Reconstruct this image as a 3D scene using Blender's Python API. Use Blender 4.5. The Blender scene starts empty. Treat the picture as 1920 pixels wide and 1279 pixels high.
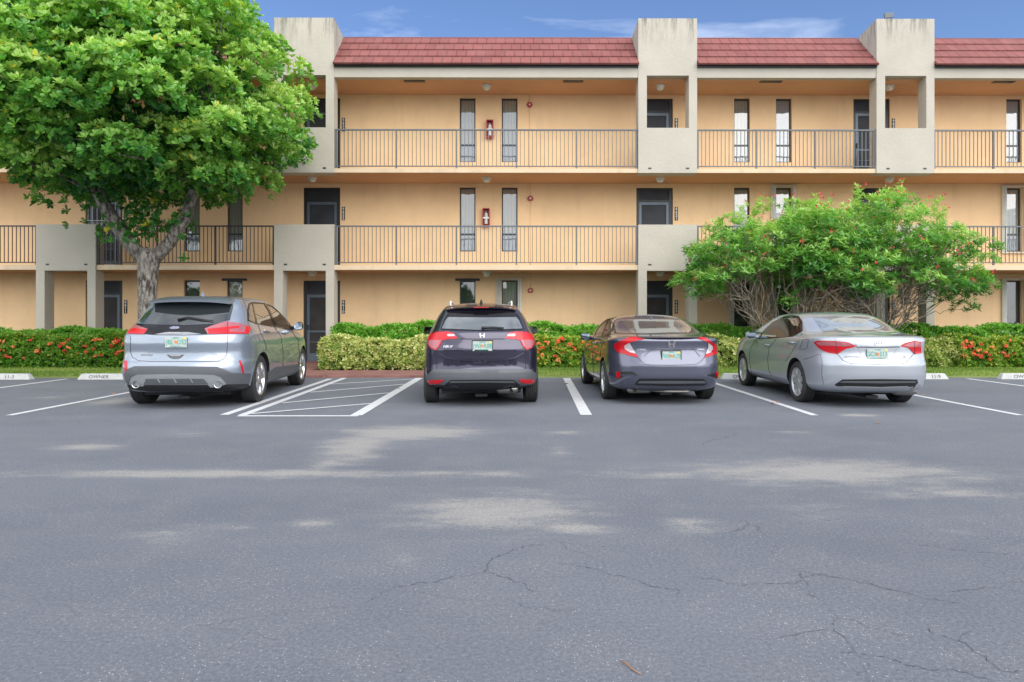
import bpy, bmesh, math, random
import numpy as np
from mathutils import Vector, Matrix, geometry
from mathutils.bvhtree import BVHTree
R=math.radians; PI=math.pi
sc=bpy.context.scene; COL=sc.collection
random.seed(7); RNG=np.random.default_rng(7)
# ---------------------------------------------------------------- camera
FPX=1280.; CAMZ=1.27; HOR=600.; TH=R(0.25); CX=965+FPX*math.tan(TH)
cd=bpy.data.cameras.new('camera'); cam=bpy.data.objects.new('camera',cd); COL.objects.link(cam)
cd.lens=24.; cd.sensor_width=36.; cd.clip_end=2000; cd.clip_start=.05
cam.location=(0,0,CAMZ); cam.rotation_euler=(R(90),0,-TH)
cd.shift_x=(960-CX)/1920.; cd.shift_y=(HOR-639.5)/1920.
sc.camera=cam
CAMP=Vector((0,0,CAMZ)); FWD=Vector((math.sin(TH),math.cos(TH),0)); RGT=Vector((math.cos(TH),-math.sin(TH),0)); UP=Vector((0,0,1))
def ray(px,py): return (FWD+RGT*((px-CX)/FPX)+UP*((HOR-py)/FPX)).normalized()
def gx(px,Y):                       # world x of a photo column at depth Y
    k=(px-CX)/FPX
    return Y*(math.sin(TH)+k*math.cos(TH))/(math.cos(TH)-k*math.sin(TH))
def gz(py,Y): return CAMZ+(HOR-py)/FPX*Y
def gnd(px,py,z=0.):
    Y=FPX*(CAMZ-z)/(py-HOR); return (gx(px,Y),Y)
# ---------------------------------------------------------------- helpers
class MB:
    def __init__(s): s.v=[]; s.f=[]; s.m=[]
    def add(s,vs,fs,m=0):
        n=len(s.v); s.v+= [tuple(v) for v in vs]; s.f+=[tuple(i+n for i in f) for f in fs]; s.m+=[m]*len(fs); return s
    def box(s,x0,x1,y0,y1,z0,z1,m=0):
        v=[(x,y,z) for x in (x0,x1) for y in (y0,y1) for z in (z0,z1)]
        return s.add(v,[(0,1,3,2),(4,6,7,5),(0,4,5,1),(2,3,7,6),(0,2,6,4),(1,5,7,3)],m)
    def prism_yz(s,x0,x1,poly,m=0):     # polygon in (y,z) extruded in x
        n=len(poly); v=[(x0,y,z) for y,z in poly]+[(x1,y,z) for y,z in poly]
        f=[(i,(i+1)%n,n+(i+1)%n,n+i) for i in range(n)]+[tuple(range(n))[::-1],tuple(range(n,2*n))]
        return s.add(v,f,m)
    def tube(s,pts,rad,k=8,m=0,cap=True,noise=0.):
        pts=[Vector(p) for p in pts]; n=len(pts)
        if not hasattr(rad,'__len__'): rad=[rad]*n
        t0=(pts[1]-pts[0]).normalized(); a=t0.orthogonal().normalized(); vs=[]
        for i,p in enumerate(pts):
            t=(pts[min(i+1,n-1)]-pts[max(i-1,0)]).normalized()
            a=(a-t*a.dot(t)).normalized(); b=t.cross(a)
            for j in range(k):
                q=2*PI*j/k; r=rad[i]*(1+noise*random.uniform(-1,1))
                vs.append(p+a*math.cos(q)*r+b*math.sin(q)*r)
        fs=[(i*k+j,i*k+(j+1)%k,(i+1)*k+(j+1)%k,(i+1)*k+j) for i in range(n-1) for j in range(k)]
        if cap: fs+=[tuple(range(k))[::-1],tuple((n-1)*k+j for j in range(k))]
        return s.add(vs,fs,m)
    def lathe(s,prof,axis='x',c=(0,0,0),k=32,m=0,cap=False):
        vs=[]
        for (h,r) in prof:
            for j in range(k):
                q=2*PI*j/k; a,b=r*math.cos(q),r*math.sin(q)
                p={'x':(h,a,b),'y':(a,h,b),'z':(a,b,h)}[axis]
                vs.append((p[0]+c[0],p[1]+c[1],p[2]+c[2]))
        n=len(prof); fs=[(i*k+j,i*k+(j+1)%k,(i+1)*k+(j+1)%k,(i+1)*k+j) for i in range(n-1) for j in range(k)]
        if cap: fs+=[tuple(range(k))[::-1],tuple((n-1)*k+j for j in range(k))]
        return s.add(vs,fs,m)
    def build(s,name,mats,parent=None,off=None,smooth=False,ang=None,bevel=0):
        me=bpy.data.meshes.new(name)
        o_=Vector(off) if off is not None else Vector((0,0,0))
        me.from_pydata([tuple(Vector(v)-o_) for v in s.v],[],s.f)
        if not isinstance(mats,(list,tuple)): mats=[mats]
        for m in mats: me.materials.append(m)
        me.polygons.foreach_set('material_index',s.m)
        bm=bmesh.new(); bm.from_mesh(me); bmesh.ops.recalc_face_normals(bm,faces=bm.faces)
        if bevel: bmesh.ops.bevel(bm,geom=[e for e in bm.edges if len(e.link_faces)==2 and e.calc_face_angle(0)>.5],offset=bevel,segments=2,affect='EDGES',profile=.6)
        bm.to_mesh(me); bm.free()
        if smooth or ang:
            me.shade_smooth()
            if ang: me.set_sharp_from_angle(angle=R(ang))
        me.update(); o=bpy.data.objects.new(name,me); COL.objects.link(o)
        if parent is not None: o.parent=parent
        elif off is not None: o.location=off
        return o
def empty(name,loc=(0,0,0),rz=0.):
    o=bpy.data.objects.new(name,None); o.location=loc; o.rotation_euler=(0,0,rz); o.empty_display_size=.2; COL.objects.link(o); return o
def tag(o,label=None,cat=None,group=None,kind=None):
    if label: o['label']=label
    if cat: o['category']=cat
    if group: o['group']=group
    if kind: o['kind']=kind
    return o
def copy_tree(o,parent=None):
    c=o.copy(); COL.objects.link(c)
    if parent is not None: c.parent=parent
    for ch in list(o.children): copy_tree(ch,c)
    return c
_fc={}
def text_mb(txt,size,ext=.002,bold=0.,align='CENTER',shear=0.,sx=1.):
    cu=bpy.data.curves.new('t','FONT'); cu.body=txt; cu.size=size; cu.extrude=ext; cu.align_x=align; cu.align_y='CENTER'
    cu.offset=bold; cu.shear=shear; cu.resolution_u=3
    o=bpy.data.objects.new('t',cu); COL.objects.link(o); bpy.context.view_layer.update()
    me=bpy.data.meshes.new_from_object(o.evaluated_get(bpy.context.evaluated_depsgraph_get()))
    mb=MB(); mb.add([(v.co.x*sx,v.co.z*-1,v.co.y) for v in me.vertices],[tuple(p.vertices) for p in me.polygons])
    bpy.data.objects.remove(o); bpy.data.curves.remove(cu); bpy.data.meshes.remove(me)
    return mb                                   # faces -y, reads along +x, up +z
def moved(mb,M):
    mb.v=[tuple(M@Vector(v)) for v in mb.v]; return mb
def join(*mbs):
    r=MB()
    for mb in mbs:
        n=len(r.v); r.v+=mb.v; r.f+=[tuple(i+n for i in f) for f in mb.f]; r.m+=mb.m
    return r
# ---------------------------------------------------------------- materials
def srgb(r,g,b):
    f=lambda c:(c/12.92 if c<=.04045 else ((c+.055)/1.055)**2.4)
    return (f(r/255),f(g/255),f(b/255),1)
class NT:
    def __init__(s,name):
        s.mat=bpy.data.materials.new(name); s.mat.use_nodes=True; s.t=s.mat.node_tree; s.n=s.t.nodes; s.l=s.t.links
        s.b=s.n['Principled BSDF']; s.out=s.n['Material Output']
    def node(s,t,**k):
        n=s.n.new(t)
        for a,b in k.items():
            if a.startswith('_'): setattr(n,a[1:],b)
        for a,b in k.items():
            if not a.startswith('_'):
                key=int(a[1:]) if (a[0]=='i' and a[1:].isdigit()) else a.replace('__',' ')
                s.set(n.inputs[key],b)
        return n
    def set(s,inp,v):
        if isinstance(v,bpy.types.NodeSocket): s.l.new(v,inp)
        else: inp.default_value=v
    def math(s,op,a,b=0.,c=None,clamp=False):
        n=s.n.new('ShaderNodeMath'); n.operation=op; n.use_clamp=clamp; s.set(n.inputs[0],a); s.set(n.inputs[1],b)
        if c is not None: s.set(n.inputs[2],c)
        return n.outputs[0]
    def mix(s,f,a,b,mode='MIX'):
        n=s.n.new('ShaderNodeMix'); n.data_type='RGBA'; n.blend_type=mode
        s.set(n.inputs['Factor'],f); s.set(n.inputs[6],a); s.set(n.inputs[7],b); return n.outputs[2]
    def noise(s,scale,detail=3.,rough=.5,vec=None,dist=0.):
        n=s.n.new('ShaderNodeTexNoise'); n.inputs['Scale'].default_value=scale; n.inputs['Detail'].default_value=detail
        n.inputs['Roughness'].default_value=rough; n.inputs['Distortion'].default_value=dist
        if vec is not None: s.l.new(vec,n.inputs['Vector'])
        return n.outputs['Fac']
    def ramp(s,f,a,b,x0=0.,x1=1.):
        return s.math('MULTIPLY_ADD',s.node('ShaderNodeMapRange',Value=f,i1=x0,i2=x1).outputs[0],b-a,a)
    def pos(s): return s.n.new('ShaderNodeNewGeometry').outputs['Position']
    def obj(s): return s.n.new('ShaderNodeTexCoord').outputs['Object']
    def scaled(s,vec,sc_):
        m=s.n.new('ShaderNodeMapping'); m.inputs['Scale'].default_value=sc_; s.l.new(vec,m.inputs['Vector']); return m.outputs[0]
    def bump(s,h,strength=.3,dist=.02):
        n=s.n.new('ShaderNodeBump'); n.inputs['Strength'].default_value=strength; n.inputs['Distance'].default_value=dist
        s.l.new(h,n.inputs['Height']); s.l.new(n.outputs[0],s.b.inputs['Normal'])
    def base(s,v): s.set(s.b.inputs['Base Color'],v)
    def p(s,**k):
        for a,b in k.items(): s.set(s.b.inputs[a.replace('_',' ')],b)
        return s
def simple(name,col,rough=.5,metal=0.,coat=0.,spec=.5,var=.06,vs=8.,trans=0.,emis=None):
    t=NT(name); n=t.noise(vs,3,vec=t.obj())
    c=tuple(col[:3])+(1,)
    lo=tuple(x*(1-var) for x in c[:3])+(1,); hi=tuple(min(1,x*(1+var)) for x in c[:3])+(1,)
    t.base(t.mix(t.ramp(n,0,1,.3,.7),lo,hi)); t.p(Roughness=rough,Metallic=metal,Coat_Weight=coat); t.b.inputs['Specular IOR Level'].default_value=spec
    if coat: t.b.inputs['Coat Roughness'].default_value=.04
    return t.mat
def stucco(name,col,stain=.1,bs=22.,bump=.35):
    t=NT(name); P=t.pos()
    n1=t.noise(.8,4,.6,vec=P); n2=t.noise(14.,3,vec=P); st=t.noise(3.,4,.6,vec=t.scaled(P,(1,1,.18)))
    c=t.mix(t.ramp(n1,0,1,.3,.7),tuple(x*.93 for x in col[:3])+(1,),tuple(min(1,x*1.05) for x in col[:3])+(1,))
    c=t.mix(t.math('MULTIPLY',t.ramp(st,0,1,.5,.75),stain),c,tuple(x*.45 for x in col[:3])+(1,))
    c=t.mix(t.math('MULTIPLY',n2,.12),c,tuple(x*.75 for x in col[:3])+(1,))
    t.base(c); t.p(Roughness=.85); t.b.inputs['Specular IOR Level'].default_value=.2
    t.bump(t.math('ADD',t.noise(bs,5,.65,vec=P),t.math('MULTIPLY',t.noise(5.,3,vec=P),.8)),bump,.02)
    return t.mat
M={}
M['peach']=stucco('peach_stucco',(.85,.595,.345),.16)
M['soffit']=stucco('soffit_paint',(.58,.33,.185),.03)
M['slab']=stucco('slab_paint',(.66,.515,.36),.30)
def tower_mat():
    t=NT('cream_stucco'); P=t.pos()
    col=(.46,.425,.365,1)
    n1=t.noise(1.1,4,.6,vec=P)
    c=t.mix(t.ramp(n1,0,1,.3,.7),tuple(x*.94 for x in col[:3])+(1,),tuple(x*1.04 for x in col[:3])+(1,))
    # mildew streaks running down from the parapet top
    sx=t.node('ShaderNodeSeparateXYZ',Vector=P)
    s=t.noise(7.,4,.7,vec=t.scaled(P,(1,1,.12)))
    h=t.node('ShaderNodeMapRange',Value=sx.outputs[2],i1=8.55,i2=9.55).outputs[0]
    f=t.math('MULTIPLY',t.math('POWER',h,1.6),t.ramp(s,0,1,.45,.7))
    c=t.mix(t.math('MULTIPLY',f,.95),c,(.10,.11,.085,1))
    t.base(c); t.p(Roughness=.88); t.b.inputs['Specular IOR Level'].default_value=.2
    t.bump(t.math('ADD',t.noise(20,5,.65,vec=P),t.noise(4.5,3,.6,vec=P)),.32,.025)
    return t.mat
M['cream']=tower_mat()
def roof_mat():
    t=NT('red_roof_tile'); P=t.pos()
    sx=t.node('ShaderNodeSeparateXYZ',Vector=P)
    v=t.node('ShaderNodeCombineXYZ',X=sx.outputs[0],Y=t.math('SUBTRACT',sx.outputs[2],8.26))
    br=t.n.new('ShaderNodeTexBrick'); t.l.new(v.outputs[0],br.inputs['Vector'])
    br.inputs['Scale'].default_value=1; br.inputs['Brick Width'].default_value=.27; br.inputs['Row Height'].default_value=.3
    br.inputs['Mortar Size'].default_value=.013; br.inputs['Mortar Smooth'].default_value=.1; br.offset=.37; br.squash=1
    br.inputs['Color1'].default_value=(.235,.070,.060,1); br.inputs['Color2'].default_value=(.180,.050,.044,1); br.inputs['Mortar'].default_value=(.10,.026,.024,1)
    n=t.noise(2.,4,.6,vec=P)
    t.base(t.mix(t.ramp(n,0,.35,.4,.7),br.outputs['Color'],(.26,.11,.095,1))); t.p(Roughness=.7)
    t.bump(t.math('SUBTRACT',t.noise(30,3,vec=P),t.math('MULTIPLY',br.outputs['Fac'],2.)),.4,.01)
    return t.mat
M['roof']=roof_mat()
M['frame_dark']=simple('dark_bronze_frame',(.022,.024,.028),.4)
M['frame_blue']=simple('blue_grey_aluminium',(.115,.15,.19),.4,.3)
M['rail']=simple('grey_painted_steel',(.115,.13,.145),.5,.2)
M['rail_shaded']=simple('shaded_grey_steel',(.05,.05,.06),.5,.2)  # grey rail paint darkened to carry the tree's shade on the left
M['white']=simple('white_painted_metal',(.62,.63,.58),.5)
M['black']=simple('black_plastic',(.012,.012,.014),.45)
M['blackgloss']=simple('gloss_black_plastic',(.006,.006,.008),.12,coat=.1,spec=.3)
M['red']=simple('red_enamel',(.40,.015,.02),.35)
M['whitetext']=simple('white_lettering',(.8,.8,.8),.5,var=.02)
M['chrome']=simple('chrome',(.55,.55,.57),.25,.8,var=.02)
M['greyp']=simple('grey_plastic_cladding',(.085,.09,.10),.5)
M['greyl']=simple('light_grey_plastic',(.26,.27,.29),.45,.2)
def glass_pane(name,base,metal=.0,rough=.03,ior=1.9,curtain=None,blind=None,wob=.004):
    t=NT(name); P=t.obj(); c=tuple(base)+(1,)
    if curtain:
        w=t.node('ShaderNodeTexWave',_wave_type='BANDS',_bands_direction='X',Scale=3.2,Distortion=3.5,Vector=P)
        t.base(t.mix(w.outputs['Fac'],tuple(x*.82 for x in base)+(1,),c))
    elif blind:
        w=t.node('ShaderNodeTexWave',_wave_type='BANDS',_bands_direction='Z',Scale=9.,Distortion=0.,Vector=P)
        t.base(t.mix(w.outputs['Fac'],tuple(x*.6 for x in base)+(1,),c))
    else:
        n=t.noise(2.5,2,vec=P); t.base(t.mix(n,tuple(x*.6 for x in base)+(1,),c))
    t.p(Roughness=rough,Metallic=metal,IOR=ior)
    if wob: t.bump(t.noise(2.2,2,vec=P),.08,.05)
    return t.mat
M['pane_curtain']=glass_pane('window_glass_over_curtain',(.22,.235,.20),curtain=True,ior=2.3)
M['pane_blind']=glass_pane('window_glass_over_blind',(.22,.25,.28),blind=True,ior=2.3)
M['pane_dark']=glass_pane('window_glass_dark_room',(.05,.06,.055),ior=2.1)
M['screen']=simple('insect_screen_mesh',(.03,.028,.028),.7,vs=3.,var=.3)
M['screen_blue']=simple('dark_screen_mesh',(.022,.026,.036),.6,vs=3.,var=.3)
M['lamp']=simple('opal_lamp_glass',(.62,.60,.52),.25)
M['plaque']=simple('black_plaque',(.01,.01,.01),.5)
# ---------------------------------------------------------------- sky and light
w=bpy.data.worlds.new('World'); sc.world=w; w.use_nodes=True; wt=w.node_tree; wn=wt.nodes; wl=wt.links
bg=wn['Background']; sky=wn.new('ShaderNodeTexSky'); sky.sky_type='NISHITA'; sky.sun_disc=False
SUN_EL=R(40); SUN_AZ=R(150)         # azimuth clockwise from +Y: behind the camera, slightly to the left
sky.sun_elevation=SUN_EL; sky.sun_rotation=SUN_AZ; sky.air_density=1.; sky.dust_density=.6; sky.ozone_density=1.5
tc=wn.new('ShaderNodeTexCoord'); mp=wn.new('ShaderNodeMapping'); mp.inputs['Scale'].default_value=(1.,1.,3.6); wl.new(tc.outputs['Generated'],mp.inputs['Vector'])
nz=wn.new('ShaderNodeTexNoise'); nz.inputs['Scale'].default_value=2.1; nz.inputs['Detail'].default_value=7; nz.inputs['Roughness'].default_value=.55; nz.inputs['Distortion'].default_value=.5; wl.new(mp.outputs[0],nz.inputs['Vector'])
sx=wn.new('ShaderNodeSeparateXYZ'); wl.new(tc.outputs['Generated'],sx.inputs[0])
cover=wn.new('ShaderNodeMapRange'); cover.inputs[1].default_value=.75; cover.inputs[2].default_value=-.4; cover.inputs[3].default_value=-.10; cover.inputs[4].default_value=.46; wl.new(sx.outputs[1],cover.inputs[0])  # extra unseen cloud towards the rear, added to brighten the building walls
ad=wn.new('ShaderNodeMath'); ad.operation='ADD'; wl.new(nz.outputs['Fac'],ad.inputs[0]); wl.new(cover.outputs[0],ad.inputs[1])
mr=wn.new('ShaderNodeMapRange'); mr.inputs[1].default_value=.44; mr.inputs[2].default_value=.98; wl.new(ad.outputs[0],mr.inputs[0])
mxs=wn.new('ShaderNodeMix'); mxs.data_type='RGBA'; wl.new(mr.outputs[0],mxs.inputs['Factor']); tn=wn.new('ShaderNodeMix'); tn.data_type='RGBA'; tn.blend_type='MULTIPLY'; tn.inputs['Factor'].default_value=1.; wl.new(sky.outputs[0],tn.inputs[6]); tn.inputs[7].default_value=(.68,.76,.93,1); wl.new(tn.outputs[2],mxs.inputs[6]); mxs.inputs[7].default_value=(11.5,11.8,12.2,1)
wl.new(mxs.outputs[2],bg.inputs[0]); bg.inputs[1].default_value=.11
sd=bpy.data.lights.new('sun','SUN'); sd.energy=1.5; sd.angle=R(66); sd.color=(1,.96,.9); sun=bpy.data.objects.new('sun',sd); COL.objects.link(sun)
sdir=Vector((math.sin(SUN_AZ)*math.cos(SUN_EL),math.cos(SUN_AZ)*math.cos(SUN_EL),math.sin(SUN_EL)))
sun.rotation_euler=sdir.to_track_quat('Z','Y').to_euler(); sun.location=(0,-20,30)
sc.view_settings.view_transform='Standard'; sc.view_settings.look='None'; sc.view_settings.exposure=.80; sc.view_settings.gamma=1
# ---------------------------------------------------------------- ground
def asphalt():
    t=NT('asphalt'); P=t.pos(); s=t.node('ShaderNodeSeparateXYZ',Vector=P)
    warp=t.n.new('ShaderNodeTexNoise'); warp.inputs['Scale'].default_value=1.3; warp.inputs['Detail'].default_value=4; t.l.new(P,warp.inputs['Vector'])
    big=t.noise(.35,5,.6,vec=t.scaled(P,(.6,1.4,1))); mid=t.noise(2.2,5,.65,vec=P); fine=t.noise(160,2,.6,vec=P)
    c=t.mix(t.ramp(big,0,1,.3,.7),(.112,.123,.147,1),(.155,.167,.193,1))
    c=t.mix(t.math('MULTIPLY',t.ramp(mid,0,1,.45,.75),.5),c,(.175,.178,.19,1))
    # bleached, sandy patches
    tot=None
    PATCH=[(770,812,170,16,.95),(665,840,90,36,.8),(610,872,60,20,.6),(420,888,480,9,.85),(900,888,300,10,.55),(160,838,90,7,.8),(350,815,80,6,.5),(1060,812,70,5,.6),(1560,888,380,30,.8),(1780,925,240,18,.6),
           (930,965,250,50,.72),(300,1000,260,30,.35),(1250,890,300,12,.5),(1080,992,110,14,.7),(590,982,80,11,.7),(450,990,60,6,.5),(1290,985,80,20,.6),(1500,960,160,30,.35),(1480,810,60,4,.6),(1050,850,50,20,.4),(1800,1000,60,8,.5),(780,1230,150,60,.22),(760,1050,60,16,.5),(300,1190,140,40,.15),(210,752,60,9,.75),(1610,779,50,3,.9),(90,745,60,6,.5),(1540,955,100,30,.35)]
    for px,py,rx,ry,st in PATCH:
        x0,y0=gnd(px,py); xa,_=gnd(px+rx,py); _,ya=gnd(px,py-ry); _,yb=gnd(px,py+ry)
        y0=(ya+yb)/2; rX=abs(xa-x0)*1.18; rY=(ya-yb)/2*1.35
        dx=t.math('DIVIDE',t.math('SUBTRACT',s.outputs[0],x0),rX); dy=t.math('DIVIDE',t.math('SUBTRACT',s.outputs[1],y0),rY)
        d=t.math('SQRT',t.math('ADD',t.math('MULTIPLY',dx,dx),t.math('MULTIPLY',dy,dy)))
        f=t.math('MULTIPLY',t.math('SUBTRACT',1.15,d),st)
        tot=f if tot is None else t.math('MAXIMUM',tot,f)
    tot=t.math('MAXIMUM',tot,0.)
    pn=t.noise(3.2,6,.72,vec=t.scaled(P,(.55,1.5,1)))
    gate=t.math('SUBTRACT',t.math('ADD',tot,t.math('MULTIPLY',pn,1.3)),.80)
    pf=t.math('MULTIPLY',t.math('MULTIPLY',t.math('MAXIMUM',gate,0.),1.35,clamp=True),t.math('GREATER_THAN',tot,.001))
    gr=t.math('ADD',t.math('MULTIPLY',t.noise(34,4,.75,vec=t.scaled(P,(.8,1.,1))),.55),t.math('MULTIPLY',fine,.45))
    gm=t.node('ShaderNodeMapRange',Value=t.math('ADD',gr,t.math('MULTIPLY',pf,.42)),i1=.54,i2=.86).outputs[0]
    gm=t.math('MULTIPLY',gm,t.math('MULTIPLY',pf,1.6,clamp=True))
    c=t.mix(t.math('MULTIPLY',gm,.85,clamp=True),c,(.315,.30,.28,1))
    # exposed light stones
    vo=t.node('ShaderNodeTexVoronoi',Scale=75.,Vector=P); vo2=t.node('ShaderNodeTexVoronoi',Scale=28.,Vector=P)
    wr=t.noise(1.1,4,.6,vec=P)
    sp=t.math('MULTIPLY',t.math('LESS_THAN',vo.outputs['Distance'],.2),t.math('GREATER_THAN',t.node('ShaderNodeSeparateColor',Color=vo.outputs['Color']).outputs[0],t.ramp(wr,.99,.25,.46,.72)))
    sp2=t.math('MULTIPLY',t.math('LESS_THAN',vo2.outputs['Distance'],.1),t.math('GREATER_THAN',t.node('ShaderNodeSeparateColor',Color=vo2.outputs['Color']).outputs[1],.93))
    c=t.mix(t.math('MULTIPLY',t.math('MAXIMUM',sp,sp2),.75),c,(.50,.50,.51,1))
    # hairline cracks
    wv=t.node('ShaderNodeVectorMath',_operation='MULTIPLY_ADD',i0=warp.outputs['Color'],i1=(.55,.55,0),i2=P)
    w2=t.n.new('ShaderNodeTexNoise'); w2.inputs['Scale'].default_value=11.; w2.inputs['Detail'].default_value=3; t.l.new(P,w2.inputs['Vector'])
    wv=t.node('ShaderNodeVectorMath',_operation='MULTIPLY_ADD',i0=w2.outputs['Color'],i1=(.10,.10,0),i2=wv.outputs[0])
    ck=t.node('ShaderNodeTexVoronoi',_feature='DISTANCE_TO_EDGE',Scale=1.15,Vector=wv.outputs[0])
    xr=t.node('ShaderNodeMapRange',Value=s.outputs[0],i1=-1.5,i2=.9,i3=.25,i4=1.).outputs[0]
    msk=t.math('MULTIPLY',xr,t.math('MULTIPLY',t.ramp(t.noise(.8,3,vec=P),0,1,.42,.56),t.node('ShaderNodeMapRange',Value=s.outputs[1],i1=6.5,i2=3.6).outputs[0]))
    cr=t.math('MULTIPLY',t.math('LESS_THAN',ck.outputs['Distance'],t.ramp(mid,.000,.0075,.42,.62)),msk)
    c=t.mix(t.math('MULTIPLY',cr,.55),c,(.045,.05,.06,1))
    ag=t.math('ADD',t.math('MULTIPLY',t.noise(55,3,.7,vec=P),.6),t.math('MULTIPLY',t.noise(130,2,.6,vec=P),.4))
    c=t.mix(t.math('MULTIPLY',t.ramp(ag,1.,0.,.36,.52),.42),c,(.045,.048,.056,1)); c=t.mix(t.math('MULTIPLY',t.ramp(ag,0.,1.,.52,.66),.30),c,(.34,.34,.35,1))
    t.base(c); t.p(Roughness=t.ramp(mid,.72,.9)); t.b.inputs['Specular IOR Level'].default_value=.35
    t.bump(t.math('ADD',fine,t.math('MULTIPLY',t.noise(60,3,vec=P),.8)),.5,.004)
    return t.mat
M['asphalt']=asphalt()
def gridplane(x0,x1,y0,y1,z,nx=1,ny=1):
    mb=MB()
    vs=[(x0+(x1-x0)*i/nx,y0+(y1-y0)*j/ny,z) for j in range(ny+1) for i in range(nx+1)]
    mb.add(vs,[(j*(nx+1)+i,j*(nx+1)+i+1,(j+1)*(nx+1)+i+1,(j+1)*(nx+1)+i) for j in range(ny) for i in range(nx)]); return mb
YF,YW=18.8,20.3
def soilmat():
    t=NT('mulch_soil'); P=t.pos(); n=t.noise(9,5,.7,vec=P)
    t.base(t.mix(n,(.05,.03,.018,1),(.17,.10,.06,1))); t.p(Roughness=.95); t.bump(t.noise(30,4,vec=P),1,.03); return t.mat
M['soil']=soilmat()
tag(gridplane(-400,400,-400,500,-.03).build('ground',M['soil']),kind='structure')
tag(gridplane(-60,60,-40,15.05,0).build('asphalt_lot',M['asphalt']),kind='structure')
tag(MB().box(-60,60,15.25,20.2,-.02,.035).build('planting_bed',M['soil']),kind='structure')
def turfmat():
    t=NT('turf'); P=t.pos(); n=t.noise(3,5,.6,vec=P); n2=t.noise(40,4,.7,vec=P)
    t.base(t.mix(n2,t.mix(n,(.17,.24,.05,1),(.32,.36,.11,1)),(.11,.17,.04,1))); t.p(Roughness=.9); t.bump(n2,1,.03); return t.mat
M['turf']=turfmat()
def verge(name,x0,x1):
    mb=MB(); n=int((x1-x0)/.25); vs=[]
    for j,(y,z) in enumerate([(15.05,.0),(15.12,.03),(15.6,.06),(16.95,.07)]):
        for i in range(n+1): vs.append((x0+(x1-x0)*i/n,y+(random.uniform(-.05,.03) if j<2 else 0),z))
    mb.add(vs,[(j*(n+1)+i,j*(n+1)+i+1,(j+1)*(n+1)+i+1,(j+1)*(n+1)+i) for j in range(3) for i in range(n)])
    return tag(mb.build(name,M['turf'],smooth=True),kind='structure')
verge('turf_verge',-30,-6.45); verge('turf_verge',-1.25,30)
def brickmat():
    t=NT('red_brick_pavers'); P=t.pos(); br=t.n.new('ShaderNodeTexBrick'); t.l.new(P,br.inputs['Vector']); br.inputs['Scale'].default_value=1
    br.inputs['Brick Width'].default_value=.2; br.inputs['Row Height'].default_value=.1; br.inputs['Mortar Size'].default_value=.006
    br.inputs['Color1'].default_value=(.25,.105,.09,1); br.inputs['Color2'].default_value=(.19,.08,.07,1); br.inputs['Mortar'].default_value=(.15,.09,.08,1)
    n=t.noise(2,4,vec=P); t.base(t.mix(t.ramp(n,0,.5,.4,.7),br.outputs['Color'],(.36,.20,.17,1))); t.p(Roughness=.85); t.bump(t.math('SUBTRACT',1.,br.outputs['Fac']),.4,.005); return t.mat
M['brick']=brickmat()
mb=MB(); mb.box(-6.45,-1.25,15.05,16.7,-.02,.045); mb.box(-6.45,-4.95,16.7,20.2,-.02,.045)
tag(mb.build('brick_path',M['brick']),kind='structure')
tag(MB().box(-60,60,YF,YW,-.02,.02).box(-5.0,60,YF,YW,.02,.022).build('walkway',simple('walkway_concrete',(.55,.49,.42),.85)),kind='structure')
# parking lines
def linemat():
    t=NT('white_road_paint'); P=t.pos(); n=t.noise(14,5,.7,vec=P); f=t.noise(90,2,vec=P)
    t.base(t.mix(t.ramp(n,0,.55,.52,.72),(.56,.57,.58,1),(.30,.31,.33,1))); t.p(Roughness=.7)
    return t.mat
M['line']=linemat()
def line(x0,y0,x1,y1,wd,z=.004,mb=None):
    a=Vector((x0,y0,z)); b=Vector((x1,y1,z)); d=(b-a); L=d.length; d/=L; s=Vector((-d.y,d.x,0))*wd/2; n=max(2,int(L/.2)); vs=[]
    for i in range(n+1):
        p=a+d*L*i/n; j=random.uniform(-.004,.004); vs+=[p-s*(1+j),p+s*(1+j)]
    (mb or MB_)  # noqa
    mb.add(vs,[(2*i,2*i+2,2*i+3,2*i+1) for i in range(n)]); return mb
def stripe(pts,wd,name='parking_line'):
    mb=MB()
    for k,(a,b,w_) in enumerate(pts): line(*a,*b,w_ or wd,.004+.0004*k,mb)
    return tag(mb.build(name,M['line']),kind='structure')
MB_=None
for xs,xe,ys,ye in [(-9.62,-9.62,14.7,9.1),(-6.77,-6.72,14.7,9.1),(1.13,.955,14.85,9.1),(4.02,3.99,14.7,9.05),(6.76,6.73,14.7,9.05),(9.77,9.78,14.7,9.1),(12.75,12.75,14.7,9.1),(-12.6,-12.6,14.7,9.1)]:
    stripe([((xs,ys),(xe,ye),.105)] if xs!=1.13 else [((xs,ys),(xe,ye),.155)],.1)
def G(px,py): return gnd(px,py)
stripe([(G(619,710.5),G(420,778),.12)],.1)
stripe([(G(646,709),G(453,779),.12),(G(786,709),G(668,779),.16),(G(446,780.2),G(672,780.2),.10),
        (G(619,720.6),G(777,711),.08),(G(581,736),G(760,720.6),.08),(G(529,756),G(730,737),.08),(G(472,776),G(697,757),.08)],.1,'hatched_aisle_marking')
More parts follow.
